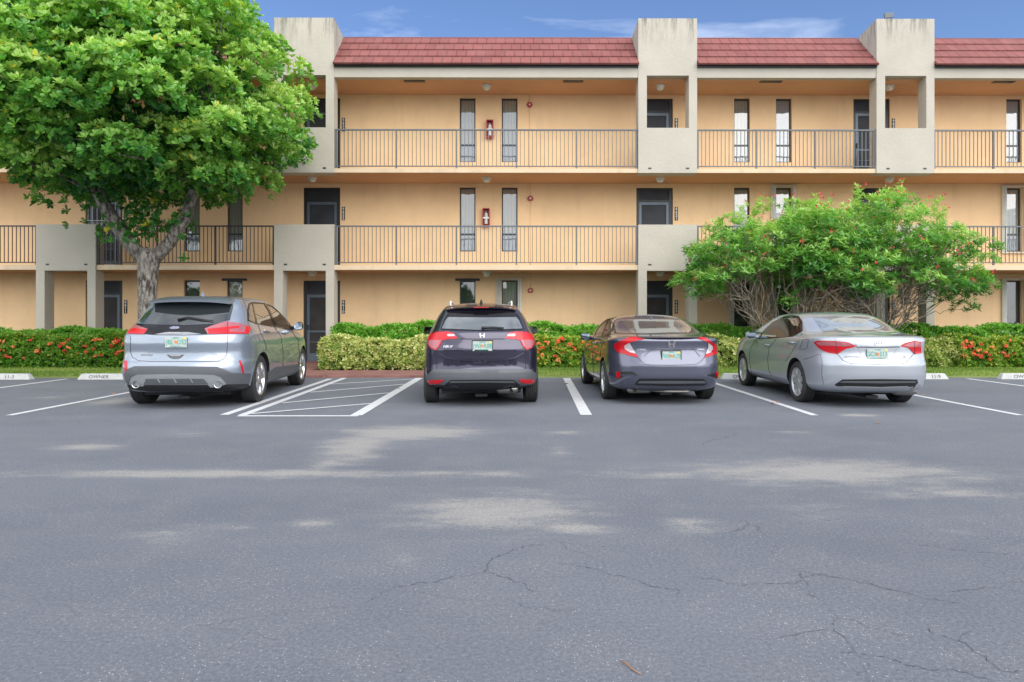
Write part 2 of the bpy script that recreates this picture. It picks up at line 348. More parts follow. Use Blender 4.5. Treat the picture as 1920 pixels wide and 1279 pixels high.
# main cracks traced as thin dark openings
ckm=simple('crack_shadow',(.03,.032,.04),.95)
def crack(pts,w0=.0014):
    P=[G(*p) for p in pts]; q=[]
    for (a,b) in zip(P,P[1:]):
        seg=[a,b]; am=.16
        while math.dist(a,b)/(len(seg)-1)>.02:
            ns=[]
            for u,v in zip(seg,seg[1:]):
                l=math.dist(u,v); k=random.uniform(-am,am)*l; ns+=[u,((u[0]+v[0])/2-(v[1]-u[1])/l*k,(u[1]+v[1])/2+(v[0]-u[0])/l*k)]
            seg=ns+[b]; am=.22
        q+=seg[:-1]
    q.append(P[-1]); vs=[]; n=len(q)
    for i,(x,y) in enumerate(q):
        x2,y2=q[min(i+1,n-1)]; x1,y1=q[max(i-1,0)]; dx,dy=x2-x1,y2-y1; L=math.hypot(dx,dy) or 1
        w_=w0*random.choice((.15,.5,.9,1.3))*(y/3.2)**.5*(1 if 0<i<n-1 else .1); vs+=[(x-dy/L*w_,y+dx/L*w_,.003),(x+dy/L*w_,y-dx/L*w_,.003)]
    mb=MB(); mb.add(vs,[(2*i,2*i+2,2*i+3,2*i+1) for i in range(n-1)]); return tag(mb.build('asphalt_crack',ckm),kind='structure')
for c_ in [[(1020,1023),(965,1030),(930,1045),(915,1065),(905,1075),(850,1082),(790,1092),(730,1105),(690,1130)],[(905,1073),(940,1082),(985,1095),(1000,1112)],
          [(1045,1056),(1100,1064),(1160,1080),(1220,1100),(1270,1106),(1280,1125)],[(1300,1082),(1350,1090),(1410,1097),(1470,1096),(1520,1082),(1550,1078)],
          [(1600,1085),(1680,1110),(1740,1125),(1800,1133)],[(1785,1112),(1850,1105),(1920,1115)],[(1740,1180),(1745,1190),(1800,1205),(1850,1235),(1880,1262),(1918,1262)],
          [(1570,1225),(1640,1232),(1700,1250),(1780,1258),(1860,1279)],[(1720,1025),(1800,1033),(1900,1040)],[(1320,835),(1360,820),(1382,812)]]: crack(c_)
# ---------------------------------------------------------------- building
B=empty('apartment_building',(0,YW,0)); tag(B,'three storey peach stucco apartment building with cream towers and red tiled mansard roof','apartment building')
def bpart(mb,name,mat,parent=B,**k):
    return mb.build(name,mat,parent,off=(0,YW,0),**k)
TW=[(-16.4-6.6-.1,-14.9-6.6+.03),(-13.13,-11.5),(-6.61,-4.965),(3.405,5.025),(9.98,11.58),(19.9,21.5)]
TW[0]=(-23.1,-21.5)
XL,XR=-24.,24.
FL=[(0.02,2.65),(2.785,5.33),(5.446,7.96)]
wins=[-1.40,-.15,6.77,8.02,14.9,16.15,-9.58,-8.31,-18.0,-16.75]
doors=[-5.73,4.166,10.64,-12.18,20.9,-22.2]
def openings(fi):
    z0=FL[fi][0]; o=[]
    for x in wins: o.append((x-.235,x+.235,z0+.52,z0+2.43-(.0 if fi else 0),'w'))
    for x in doors: o.append((x-.545,x+.545,z0,z0+2.42,'d'))
    return o
for fi,(z0,z1) in enumerate(FL):
    ops=openings(fi); mb=MB()
    xs=sorted({XL,XR}|{o[0] for o in ops}|{o[1] for o in ops}); zs=sorted({z0,z1}|{o[2] for o in ops}|{o[3] for o in ops})
    for i in range(len(xs)-1):
        for j in range(len(zs)-1):
            xm,zm=(xs[i]+xs[i+1])/2,(zs[j]+zs[j+1])/2
            if not any(o[0]<xm<o[1] and o[2]<zm<o[3] for o in ops):
                mb.add([(xs[i],YW,zs[j]),(xs[i+1],YW,zs[j]),(xs[i+1],YW,zs[j+1]),(xs[i],YW,zs[j+1])],[(0,1,2,3)])
    for a,b,c,d,k in ops:
        D=YW+.16
        mb.add([(a,YW,c),(a,D,c),(a,D,d),(a,YW,d)],[(0,1,2,3)]); mb.add([(b,YW,c),(b,D,c),(b,D,d),(b,YW,d)],[(0,1,2,3)])
        mb.add([(a,YW,d),(b,YW,d),(b,D,d),(a,D,d)],[(0,1,2,3)]); mb.add([(a,YW,c),(b,YW,c),(b,D,c),(a,D,c)],[(0,1,2,3)])
    bpart(mb,'wall',M['peach'])
mb=MB().box(XL,XR,YW+.16,YW+9,0,9.2); bpart(mb,'inner_block',M['peach'])
def window(x,fi,mat,sash=True,shutter=False,header=False):
    z0=FL[fi][0]+.52; z1=FL[fi][0]+2.43; a,b=x-.233,x+.233; y=YW+.085
    fr=MB(); t_=.036
    fr.box(a,a+t_,y,y+.05,z0,z1); fr.box(b-t_,b,y,y+.05,z0,z1); fr.box(a+t_,b-t_,y,y+.05,z1-t_*1.4,z1); fr.box(a+t_,b-t_,y,y+.05,z0,z0+t_)
    if sash: fr.box(a+t_,b-t_,y+.005,y+.045,z0+.49,z0+.545)
    wo=bpart(fr,'window',M['frame_dark'])
    bpart(MB().box(a+t_,b-t_,y+.022,y+.03,z0+(.545 if sash else t_),z1-t_*1.4),'pane',mat,wo)
    if sash: bpart(MB().box(a+t_,b-t_,y+.012,y+.02,z0+t_,z0+.49),'lower_pane',M['pane_blind'],wo)
    if shutter:
        s=MB()
        for q in range(4): s.box(a-.16+q*.035,a-.138+q*.035,YW-.07,YW-.002,z0-.02,z1+.02)
        s.box(b+.02,b+.05,YW-.07,YW-.002,z0-.02,z1+.02); s.box(b+.06,b+.12,YW-.045,YW-.002,z0-.02,z1+.02)
        s.box(a-.17,b+.13,YW-.075,YW-.002,z1+.022,z1+.05); s.box(a-.17,b+.13,YW-.075,YW-.002,z0-.05,z0-.022)
        bpart(s,'storm_shutter',M['white'],wo)
    if header: bpart(MB().box(a-.13,b+.13,YW-.05,YW-.002,z1-.02,z1+.05),'header_bar',M['frame_dark'],wo)
pm=[['pane_dark','pane_curtain','pane_dark','pane_dark','pane_dark','pane_curtain','pane_dark','pane_curtain','pane_dark','pane_curtain'],
    ['pane_curtain','pane_curtain','pane_curtain','pane_curtain','pane_curtain','pane_curtain','pane_curtain','pane_curtain','pane_curtain','pane_curtain'],
    ['pane_curtain','pane_curtain','pane_curtain','pane_blind','pane_blind','pane_blind','pane_curtain','pane_curtain','pane_curtain','pane_curtain']]
sh={(1,0),(2,0),(3,0),(3,1),(4,0),(4,1)}; hd={(0,0),(7,0)}
for i,x in enumerate(wins):
    for fi in range(3): window(x,fi,M[pm[fi][i]],sash=not(fi==0 and i in(0,1)),shutter=(i,fi) in sh,header=(i,fi) in hd)
def door(x,fi,bars=False):
    z0=FL[fi][0]+.003; z1=FL[fi][0]+2.417; a,b=x-.543,x+.543; y=YW+.05
    f=MB(); f.box(a,a+.09,y,y+.08,z0,z1); f.box(b-.11,b,y,y+.08,z0,z1); f.box(a+.09,b-.11,y,y+.08,z1-.05,z1); f.box(a+.09,b-.11,y,y+.08,z0+2.0,z0+2.06)
    d=bpart(f,'screen_door',M['frame_dark'])
    g=MB(); aa,bb=a+.093,b-.113; zt=z0+1.995
    g.box(aa,aa+.07,y+.01,y+.06,z0+.02,zt); g.box(bb-.07,bb,y+.01,y+.06,z0+.02,zt); g.box(aa+.07,bb-.07,y+.01,y+.06,zt-.075,zt); g.box(aa+.07,bb-.07,y+.01,y+.06,z0+.02,z0+.25)
    g.box(aa+.07,bb-.07,y+.015,y+.055,z0+.88,z0+.93); g.box(aa+.07,bb-.07,y+.015,y+.055,z0+.58,z0+.60)
    bpart(g,'door_frame',M['frame_blue'],d)
    bpart(MB().box(aa+.07,bb-.07,y+.03,y+.035,z0+.25,zt-.075),'screen_panel',M['screen'] if fi==0 else M['screen_blue'],d)
    bpart(MB().box(a+.09,b-.11,y+.03,y+.036,z0+2.06,z1-.05),'transom',M['screen_blue'],d)
    h=MB(); h.box(aa+.015,aa+.045,y-.03,y+.008,z0+.95,z0+1.10); bpart(h,'handle',M['black'],d)
    if bars:
        s=MB()
        for k in range(8): s.box(a+.06+k*.135,a+.075+k*.135,y-.05,y-.035,z0+.1,z1-.1)
        for zz in (.12,1.2,1.42,2.25): s.box(a+.05,b-.05,y-.052,y-.033,z0+zz,z0+zz+.02)
        for k in range(7): s.lathe([(0,.055),(.012,.055),(.012,.043),(0,.043),(0,.055)],'y',(a+.135+k*.135,y-.05,z0+1.32),12)
        bpart(s,'security_grille',simple('white_grille',(.45,.48,.52),.4) ,d)
for i,x in enumerate(doors):
    for fi in range(3): door(x,fi,bars=(i==3 and fi==1))
# balcony slabs
for z0,z1 in [(2.65,2.785),(5.33,5.446)]:
    mb=MB(); n=int((XR-XL)/.4)
    for i in range(n):
        a,b=XL+(XR-XL)*i/n,XL+(XR-XL)*(i+1)/n
    mb.box(XL,XR,YF+.02,YW+.1,z0,z1); bpart(mb,'balcony_slab',M['slab'])
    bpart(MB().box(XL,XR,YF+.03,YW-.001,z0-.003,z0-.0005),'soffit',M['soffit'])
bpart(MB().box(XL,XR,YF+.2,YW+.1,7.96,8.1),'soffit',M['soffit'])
fas=MB(); edges=[XL]+[v for t_ in TW for v in t_]+[XR]
for a,b in zip(edges[::2],edges[1::2]): fas.box(a,b,YF,YF+.2,7.95,8.27)
bpart(fas,'fascia',M['cream'])
vent=MB()
for a,b in [(755,795),(1057,1095),(1430,1472),(1872,1912)]: vent.box(gx(a,18.9),gx(b,18.9),19.05,19.2,7.945,7.958)
bpart(vent,'soffit_vent',M['frame_dark'])
# roof
for a,b in zip(edges[::2],edges[1::2]):
    mb=MB(); a2,b2=a+.002,b-.002
    for k in range(4):
        y0=18.66+k*.31; z0=8.25+k*.305
        mb.prism_yz(a2,b2,[(y0,z0),(y0-.03,z0+.045),(y0+.31,z0+.345),(y0+.36,z0+.305)])
    bpart(mb,'roof',M['roof'])
    bpart(MB().box(a2,b2,18.72,18.80,8.225,8.27),'drip_edge',M['frame_dark'])
    bpart(MB().box(a2,b2,19.85,20.1,9.43,9.475),'ridge_cap',M['roof'])
bpart(MB().box(XL,XR,20.1,YW+9,9.2,9.4),'flat_roof',simple('roof_membrane',(.4,.4,.38),.9))
bpart(MB().box(XL,XR,18.95,20.1,8.1,8.22),'roof_deck',M['cream'])
# towers
for a,b in TW:
    f0=YF-.02; f1=YF+.37; mb=MB()
    oa,ob=a+.235,b-.225
    mb.box(a,oa,f0,f1,5.32,8.0); mb.box(ob,b,f0,f1,5.32,8.0); mb.box(oa,ob,f0,f1,5.32,6.56)
    mb.prism_yz(a,b,[(f0,8.0),(f0,9.575),(20.05,9.44),(20.25,9.44),(20.25,8.13),(f1,8.13),(f1,8.0)])
    bpart(mb,'stair_tower',M['cream'])
    mb=MB(); mb.box(a,b,f0,f1,2.625,3.895); bpart(mb,'parapet',M['cream'])
    mb=MB(); mb.box(a,oa,f0,f1,0.,2.624); mb.box(ob,b,f0,f1,0.,2.624); bpart(mb,'column',M['cream'])
    sp=MB()
    for z in (2.77,5.42):
        for q in (a+.27,b-.31): sp.box(q,q+.09,f0-.004,f0+.02,z,z+.045)
    bpart(sp,'drain_scupper',M['frame_dark'])
# railings
for fi in (1,2):
    zf=FL[fi][0]
    for k,(a,b) in enumerate(zip(edges[::2],edges[1::2])):
        if b-a<.3: continue
        mb=MB(); L=b-a; n=max(1,round(L/1.58)); y0=YF+.06
        zt=zf+1.075
        mb.box(a+.005,b-.005,y0-.028,y0+.028,zt-.022,zt+.014); mb.box(a+.005,b-.005,y0-.016,y0+.016,zf+.055,zf+.082)
        for i in range(n+1):
            x=a+.04+(L-.08)*i/n; mb.box(x-.021,x+.021,y0-.024,y0+.024,zf-.03,zt-.023)
            if i<n:
                x2=a+.04+(L-.08)*(i+1)/n
                for j in range(1,15):
                    q=x+(x2-x)*j/15; mb.box(q-.0085,q+.0085,y0-.0085,y0+.0085,zf+.083,zt-.023)
        bpart(mb,'railing',M['rail_shaded'] if (b<-6 and fi==1) else M['rail'])
# loose fixtures on the building: things of their own
FN=['ground floor','middle floor','top floor']
def ceiling_light(x,fi,label):
    z=FL[fi][1]-.004; y=19.45; o=empty('ceiling_light',(x,y,z))
    MB().lathe([(0,.02),(0,.13),(-.03,.13),(-.04,.115)],'z',k=24,cap=True).build('light_base',M['white'],o,smooth=True,ang=40)
    MB().lathe([(-.035,.105),(-.08,.11),(-.12,.085),(-.145,.04),(-.15,.002)],'z',k=24,cap=True).build('lamp_globe',M['lamp'],o,smooth=True,ang=60)
    tag(o,label,'ceiling light','round white lights on the walkway ceilings')
whr=[(-.80,'between the two windows of the middle bay'),(4.15,'outside the door of the centre right tower'),(-5.76,'outside the door of the centre left tower'),(10.7,'outside the door of the right tower'),(-12.2,'outside the door of the far left tower')]
for fi in range(3):
    for x,wl_ in whr:
        if fi>=1 and x<-10: continue
        if fi==0 and x>10: continue
        ceiling_light(x if not (x<-10) else -12.0,fi,'round white light on the %s ceiling %s'%(FN[fi],wl_))
def number_sign(x,fi,num,tower,zc=None):
    z=zc or FL[fi][0]+1.75; o=empty('house_number_sign',(x,YW,z))
    MB().box(-.048,.048,-.012,-.001,-.2,.2).build('plaque',M['plaque'],o,bevel=.002)
    tm=MB()
    for k,c_ in enumerate(num): tm=join(tm,moved(text_mb(c_,.115,.001,.002),Matrix.Translation((0,-.0145,.145-k*.097))))
    tm.build('digits',M['whitetext'],o)
    tag(o,'black vertical number sign %s beside the %s door of the %s tower'%(num,FN[fi],tower),'house number','house number signs')
dn=[(-5.73,'centre left',['6610','6622','6634']),(4.166,'centre right',['6609','6621','6633']),(10.64,'right',['6608','6620','6632']),(-12.18,'far left',['6611','6623','6635'])]
for x,tn,nums in dn:
    for fi in range(3):
        if tn=='far left' and fi==2: continue
        number_sign(x+.645,fi,nums[fi],tn,{0:1.66,1:4.43,2:7.07}[fi])
def alarm(x,z,fi):
    o=empty('fire_alarm',(x,YW,z)); mb=MB().box(-.062,.062,-.055,-.001,-.07,.07); mb.box(-.09,.09,-.035,-.002,-.025,.025); mb.build('alarm_housing',M['red'],o,bevel=.01)
    MB().lathe([(-.057,.03),(-.07,.026),(-.075,.01),(-.076,.001)],'y',k=16).build('strobe_lens',M['white'],o,smooth=True)
    cz=FL[fi][1]-z; c=MB().tube([(0,-.012,.07),(0,-.012,cz-.01)],.009,6)
    if fi>0: c.tube([(0,-.012,-.07),(0,-.012,FL[fi][0]-z+.01)],.009,6)
    c.build('conduit',M['peach'],o,smooth=True)
    tag(o,'red fire alarm strobe high on the %s wall of the middle bay'%FN[fi],'fire alarm','fire alarms on the wall')
alarm(gx(993,20.3),gz(197,20.3),2); alarm(gx(994.6,20.3),gz(372.5,20.3),1); alarm(gx(994.5,20.3),gz(544.8,20.3),0)
def extinguisher(x,z,full,label):
    o=empty('extinguisher_cabinet',(x,YW,z)); w_,h=.105,.265
    mb=MB(); mb.box(-w_,-w_+.022,-.16,-.001,-h,h); mb.box(w_-.022,w_,-.16,-.001,-h,h); mb.box(-w_+.022,w_-.022,-.16,-.001,h-.025,h); mb.box(-w_+.022,w_-.022,-.16,-.001,-h,-h+.03); mb.box(-w_+.022,w_-.022,-.02,-.001,-h+.03,h-.025)
    mb.build('cabinet',M['red'],o,bevel=.003)
    MB().lathe([(-.2,.01),(-.2,.055),(.08,.055),(.12,.04),(.14,.015),(.17,.015)],'z',(0,-.085,0),16,cap=True).build('extinguisher',M['white'] if full else M['red'],o,smooth=True,ang=40)
    MB().box(-.02,.045,-.12,-.06,.172,.2).build('valve_handle',M['black'],o)
    MB().box(-w_+.023,w_-.023,-.158,-.155,-.05,.0).build('warning_label',M['whitetext'],o)
    tag(o,label,'fire extinguisher','extinguisher cabinets')
extinguisher(gx(918.5,20.2),gz(242,20.2),True,'red fire extinguisher cabinet between the top floor windows of the middle bay')
extinguisher(gx(911.5,20.2),gz(407.5,20.2),True,'red fire extinguisher cabinet between the middle floor windows above the railing')
o=empty('floodlight',(gx(1659.5,18.95),18.95,9.57)); tag(o,'small grey floodlight tilted on top of the right tower','floodlight')
MB().tube([(0,0,0),(0,0,.07),(.03,0,.1)],.018,8).build('mount',M['rail'],o)
fl=MB().box(-.02,.24,-.05,.0,.08,.22); moved(fl,Matrix.Rotation(R(-6),4,'Y')); fl.build('lamp_head',M['rail'],o,bevel=.008)
# ---------------------------------------------------------------- wheel stops
def concmat():
    t=NT('painted_concrete'); P=t.pos(); n=t.noise(6,5,.7,vec=P); t.base(t.mix(t.ramp(n,0,.6,.45,.75),(.46,.47,.46,1),(.28,.28,.26,1))); t.p(Roughness=.85); t.bump(t.noise(50,4,vec=P),.5,.006); return t.mat
M['conc']=concmat(); M['dtext']=simple('worn_black_paint',(.09,.085,.09),.7)
def stop(x0,texts,label,y=14.62):
    L=1.83; o=empty('wheel_stop',(x0+L/2,y,0)); h=.125
    mb=MB(); v=[]
    for (yy,zz) in [(-.09,0),(-.05,h),(.05,h),(.09,0)]:
        for xx,sgn in((-L/2,1),(L/2,-1)): v.append((xx+sgn*(.07 if zz>0 else 0),yy,zz))
    mb.add(v,[(0,1,3,2),(2,3,5,4),(4,5,7,6),(0,2,4,6),(1,7,5,3),(0,6,7,1)]); mb.build('concrete_block',M['conc'],o,bevel=.012)
    th=math.atan2(.04,h)
    for tx,xc in texts:
        m=text_mb(tx,.1,.001,.0012,sx=1.15); moved(m,Matrix.Translation((xc-(x0+L/2),-.0725,h*.48))@Matrix.Rotation(-th,4,'X')); m.build('lettering',M['dtext'],o)
    tag(o,label,'wheel stop','white concrete wheel stops')
yS=14.62
stop(gx(61,yS)-1.83,[('OWNER',gx(61,yS)-1.3),('11-3',gx(22,yS))],'white concrete wheel stop lettered 11-3 at far left')
stop(gx(149,yS),[('OWNER',gx(189,yS)),('11-4',gx(270,yS))],'white concrete wheel stop lettered OWNER beside the silver SUV')
stop(gx(410,yS),[('OWNER',gx(440,yS)),('11-5',gx(510,yS))],'white concrete wheel stop in front of the silver SUV')
stop(gx(1351,yS),[('OWNER',gx(1391,yS)),('11-8',gx(1475,yS))],'white concrete wheel stop in front of the silver sedan')
stop(gx(1775,yS)-1.83,[('OWNER',gx(1775,yS)-1.3),('11-9',gx(1751,yS))],'white concrete wheel stop lettered 11-9 right of the silver sedan')
stop(gx(1872,yS),[('OWNER',gx(1915,yS)),('11-10',gx(1995,yS))],'white concrete wheel stop lettered OWNER at far right')
# ---------------------------------------------------------------- cars
def paint(name,col,metal=.6,rough=.22,coat=1.):
    t=NT(name); n=t.noise(1400,1,vec=t.obj()); c=tuple(col)+(1,)
    t.base(t.mix(t.ramp(n,0,1,.3,.7),tuple(x*.9 for x in col)+(1,),tuple(min(1,x*1.1) for x in col)+(1,)))
    t.p(Metallic=metal,Roughness=rough,Coat_Weight=coat); t.b.inputs['Coat Roughness'].default_value=.03; return t.mat
def tint(name,base,metal,rough=.02):
    t=NT(name); P=t.obj(); n=t.noise(2.5,3,vec=P); t.base(t.mix(n,tuple(x*.8 for x in base)+(1,),tuple(base)+(1,)))
    t.p(Metallic=metal,Roughness=rough,IOR=1.6,Coat_Weight=1.); t.b.inputs['Coat Roughness'].default_value=.01; return t.mat
M['glass_dark']=tint('privacy_glass',(.028,.034,.036),.22)
M['glass_mid']=tint('tinted_glass',(.20,.22,.23),.6)
M['glass_light']=tint('light_tinted_glass',(.42,.47,.48),.6)
M['glass_side']=tint('side_glass',(.10,.11,.11),.5)
M['well']=simple('wheel_well_liner',(.006,.006,.007),.9)
M['lampred']=simple('red_lamp_lens',(.46,.004,.010),.2,coat=.25,spec=.4)
M['lampred2']=simple('bright_red_lamp_lens',(.52,.010,.018),.22,coat=.25,spec=.4)
M['lampclear']=simple('clear_lamp_lens',(.50,.45,.47),.12,.3,coat=1.)
M['lamppink']=simple('pink_lamp_lens',(.38,.115,.135),.15,.2,coat=.4)
M['seam']=simple('panel_gap',(.012,.012,.014),.7)
M['tyre']=simple('tyre_rubber',(.030,.030,.031),.75)
M['alloy']=simple('machined_alloy',(.62,.62,.64),.22,.9)
M['hub']=simple('silver_hubcap',(.55,.56,.58),.35,.7)
M['disc']=simple('brake_disc',(.02,.02,.022),.5,.5)
M['exh']=simple('exhaust_steel',(.40,.38,.35),.3,1.)
M['under']=simple('underbody',(.02,.02,.022),.8)
M['mirror']=simple('mirror_glass',(.30,.36,.43),.03,1.,var=.01)
def pchip(ks,sub):
    ks=np.array(ks,float); n=len(ks); out=[]
    d=np.diff(ks,axis=0); m=np.zeros_like(ks)
    for i in range(1,n-1):
        a,b=d[i-1],d[i]; ok=(a*b)>0
        m[i]=np.where(ok,2*a*b/np.where(ok,a+b,1),0)
    m[0]=d[0]; m[-1]=d[-1]
    for i in range(n-1):
        for s in range(sub):
            t=s/sub; h00=2*t**3-3*t**2+1; h10=t**3-2*t**2+t; h01=-2*t**3+3*t**2; h11=t**3-t**2
            out.append(h00*ks[i]+h10*m[i]+h01*ks[i+1]+h11*m[i+1])
    out.append(ks[-1]); return np.array(out)
def quarter(w,L,n,m,N):
    c=.9
    for _ in range(60): c=c-(c**n+c**m-1)/(n*c**(n-1)+m*c**(m-1))
    u1=np.linspace(0,c,200); v1=(1-u1**n)**(1/m)
    v2=np.linspace(c,0,200); u2=(1-v2**m)**(1/n)
    u=np.concatenate([u1,u2[1:]]); v=np.concatenate([v1,v2[1:]]); x=u*w; d=v*L
    s=np.concatenate([[0],np.cumsum(np.hypot(np.diff(x),np.diff(d)))]); q=np.linspace(0,s[-1],N)
    return np.interp(q,s,x),np.interp(q,s,d)
class Car:
    def __init__(s,name,origin,yaw,keys,label,cat,sub=4):
        s.o=empty(name,(origin[0],origin[1],0),yaw); tag(s.o,label,cat,'cars parked nose in along the hedge')
        s.Mi=(Matrix.Translation((origin[0],origin[1],0))@Matrix.Rotation(yaw,4,'Z')).inverted(); s.cam=s.Mi@CAMP
        K=pchip(keys,sub); N=64; rings=[]
        for z,yr,yf,w_,n,mr,mf in K:
            ym=yr+(yf-yr)*.5
            xr,dr=quarter(w_,ym-yr,n,mr,N); xf,df=quarter(w_,yf-ym,n,mf,N)
            half=[(x,ym-d) for x,d in zip(xr,dr)]+[(x,ym+d) for x,d in zip(xf[::-1],df[::-1])][1:]
            full=half+[(-x,y) for x,y in half[::-1]][1:-1]
            rings.append([(x,y,z) for x,y in full])
        k=len(rings[0]); s.hull=MB(); s.hull.add([p for r in rings for p in r],[(i*k+j,i*k+(j+1)%k,(i+1)*k+(j+1)%k,(i+1)*k+j) for i in range(len(rings)-1) for j in range(k)]+[tuple(range(k))[::-1],tuple((len(rings)-1)*k+j for j in range(k))])
        s.bvh=BVHTree.FromPolygons([Vector(v) for v in s.hull.v],s.hull.f)
    def body(s,mat,wheels,r_arch,w_half,depth=.30,zc=None):
        o=s.hull.build('body',[mat,M['well']],s.o,smooth=True)
        for (y,zc_) in wheels:
            for sg in (-1,1):
                c=MB().lathe([(0,r_arch),(depth+.2,r_arch)],'x',(sg*(w_half-depth) if sg>0 else -(w_half+.2),y,zc_),56,1,cap=True)
                # open bottom: extend the cut to the ground
                c2=MB().box(min(sg*(w_half-depth),sg*(w_half+.2)),max(sg*(w_half-depth),sg*(w_half+.2)),y-r_arch*.93,y+r_arch*.93,-.1,zc_-r_arch*.35,1)
                for q in (c,c2):
                    co=q.build('cutter',[mat,M['well']]); co.matrix_world=s.o.matrix_basis
                    md=o.modifiers.new('b','BOOLEAN'); md.operation='DIFFERENCE'; md.solver='EXACT'; md.object=co
                    bpy.context.view_layer.update()
                    me=bpy.data.meshes.new_from_object(o.evaluated_get(bpy.context.evaluated_depsgraph_get()))
                    o.modifiers.clear(); old=o.data; o.data=me; bpy.data.meshes.remove(old); bpy.data.objects.remove(co)
        o.data.shade_smooth(); o.data.set_sharp_from_angle(angle=R(38)); o.data.name='body'; s.bo=o; return o
    def hit(s,px,py):
        d=(s.Mi.to_3x3()@ray(px,py)).normalized(); h=s.bvh.ray_cast(s.cam,d)
        if h[0] is None:                       # just outside the outline: pull back onto it
            w_=s.o.matrix_basis@Vector((0,1.8,.85)); q=w_-CAMP; dd=q.dot(FWD); cx,cy=CX+q.dot(RGT)/dd*FPX,HOR-q.z/dd*FPX
            a,b=0.,1.; best=None
            for _ in range(14):
                t=(a+b)/2; d=(s.Mi.to_3x3()@ray(px+(cx-px)*t,py+(cy-py)*t)).normalized(); r=s.bvh.ray_cast(s.cam,d)
                if r[0] is None: a=t
                else: b=t; best=r
            h=best or s.bvh.find_nearest(s.cam)
        return h[0],h[1]
    def _mesh(s,poly,step,proj,off,sink=.004):
        # poly in 2D; proj(u,v)->(point,normal)
        n=len(poly); pts=[]
        for i in range(n):
            a=Vector(poly[i]); b=Vector(poly[(i+1)%n]); k=max(1,int((b-a).length/step))
            pts+= [a+(b-a)*j/k for j in range(k)]
        nb=len(pts); xs=[p.x for p in pts]; ys=[p.y for p in pts]
        def inside(x,y):
            c=False
            for i in range(nb):
                a,b=pts[i],pts[i-1]
                if (a.y>y)!=(b.y>y) and x<(b.x-a.x)*(y-a.y)/(b.y-a.y)+a.x: c=not c
            return c
        extra=[]; y=min(ys)+step*.5; row=0
        while y<max(ys):
            x=min(xs)+step*(.5+.5*(row%2))
            while x<max(xs):
                if inside(x,y) and min((p.x-x)**2+(p.y-y)**2 for p in pts)>(step*.45)**2: extra.append(Vector((x,y)))
                x+=step
            y+=step*.87; row+=1
        V,E,F,*_=geometry.delaunay_2d_cdt(pts+extra,[],[list(range(nb))],1,1e-6)
        P=[]; Nn=[]
        for v in V:
            h,nn=proj(v.x,v.y); P.append(h); Nn.append(nn)
        cnt={}
        for f in F:
            for a,b in zip(f,f[1:]+f[:1]): cnt[(min(a,b),max(a,b))]=cnt.get((min(a,b),max(a,b)),0)+1
        bd=[e for e,c in cnt.items() if c==1]; m=MB(); vs=[p+q*off for p,q in zip(P,Nn)]; idx={}
        for e in bd:
            for a in e:
                if a not in idx: idx[a]=len(vs); vs.append(P[a]-Nn[a]*sink)
        m.add(vs,[tuple(f) for f in F]+[(a,b,idx[b],idx[a]) for a,b in bd])
        return m
    def camproj(s,px,py): return s.hit(px,py)
    def patch(s,name,zf,poly,mat,off=.004,step=3.,mirror=False,parent=None,only_mirror=False):
        ox,oy,scl=zf; pp=[(ox+x/scl,oy+y/scl) for x,y in poly]
        m=s._mesh(pp,step,s.camproj,off); return s._emit(m,name,mat,mirror,parent,only_mirror)
    def _emit(s,m,name,mat,mirror,parent,only_mirror=False):
        r=[]
        if not only_mirror: r.append(m.build(name,mat,parent or s.o,smooth=True,ang=45))
        if mirror or only_mirror:
            q=MB(); q.v=[(-x,y,z) for x,y,z in m.v]; q.f=list(m.f); q.m=list(m.m); r.append(q.build(name,mat,parent or s.o,smooth=True,ang=45))
        return r
    def ortho(s,name,axis,poly,mat,off=.004,step=.05,mirror=False,parent=None):
        def pr(u,v):
            if axis=='rear': o_,d=Vector((u,-3,v)),Vector((0,1,0))
            elif axis=='front': o_,d=Vector((u,9,v)),Vector((0,-1,0))
            elif axis=='right': o_,d=Vector((3,u,v)),Vector((-1,0,0))
            else: o_,d=Vector((u,v,4)),Vector((0,0,-1))
            h=s.bvh.ray_cast(o_,d)
            if h[0] is None: h=s.bvh.find_nearest(o_+d*2.2)
            return h[0],h[1]
        return s._emit(s._mesh(poly,step,pr,off),name,mat,mirror,parent)
    def strip(s,name,zf,pts,wpx,mat,off=.002,mirror=False,parent=None,step=4.):
        # seam: polyline in zoom coordinates, width in photo pixels
        ox,oy,scl=zf; P=[Vector((ox+x/scl,oy+y/scl)) for x,y in pts]; L=[];Rr=[]
        for i,p in enumerate(P):
            t=(P[min(i+1,len(P)-1)]-P[max(i-1,0)]).normalized(); nn=Vector((-t.y,t.x))*wpx/2; L.append(p+nn); Rr.append(p-nn)
        m=s._mesh([tuple(p) for p in L+Rr[::-1]],step,s.camproj,off); return s._emit(m,name,mat,mirror,parent)
    def wheel(s,x,y,r,wd,style,sg):
        # centred wheel; sg=+1 for the right side of the car
        prof=[(-wd/2+.012,r*.70),(-wd/2,r*.80),(-wd/2+.004,r*.92),(-wd/2+.022,r*.985)]
        nt=5
        for i in range(nt):
            a=-wd/2+.03+(wd-.06)*i/nt; b=-wd/2+.03+(wd-.06)*(i+1)/nt-.010
            prof+=[(a,r),(b,r),(b+.002,r-.009),(b+.008,r-.009)]
        prof+=[(wd/2-.028,r),(wd/2-.022,r*.985),(wd/2-.004,r*.92),(wd/2,r*.80),(wd/2-.012,r*.70)]
        c=(x,y,r-.004)
        dsc=MB().lathe([(-wd*.3,.001),(-wd*.3,r*.55),(wd*.1*sg,r*.55),(wd*.1*sg,.001)],'x',c,32); w_=dsc.build('wheel',M['disc'],s.o,smooth=True,ang=40)
        MB().lathe(prof,'x',c,64).build('tyre',M['tyre'],w_,smooth=True,ang=35)
        rim=MB(); R0=r*.695; f=sg*(wd/2-.018)
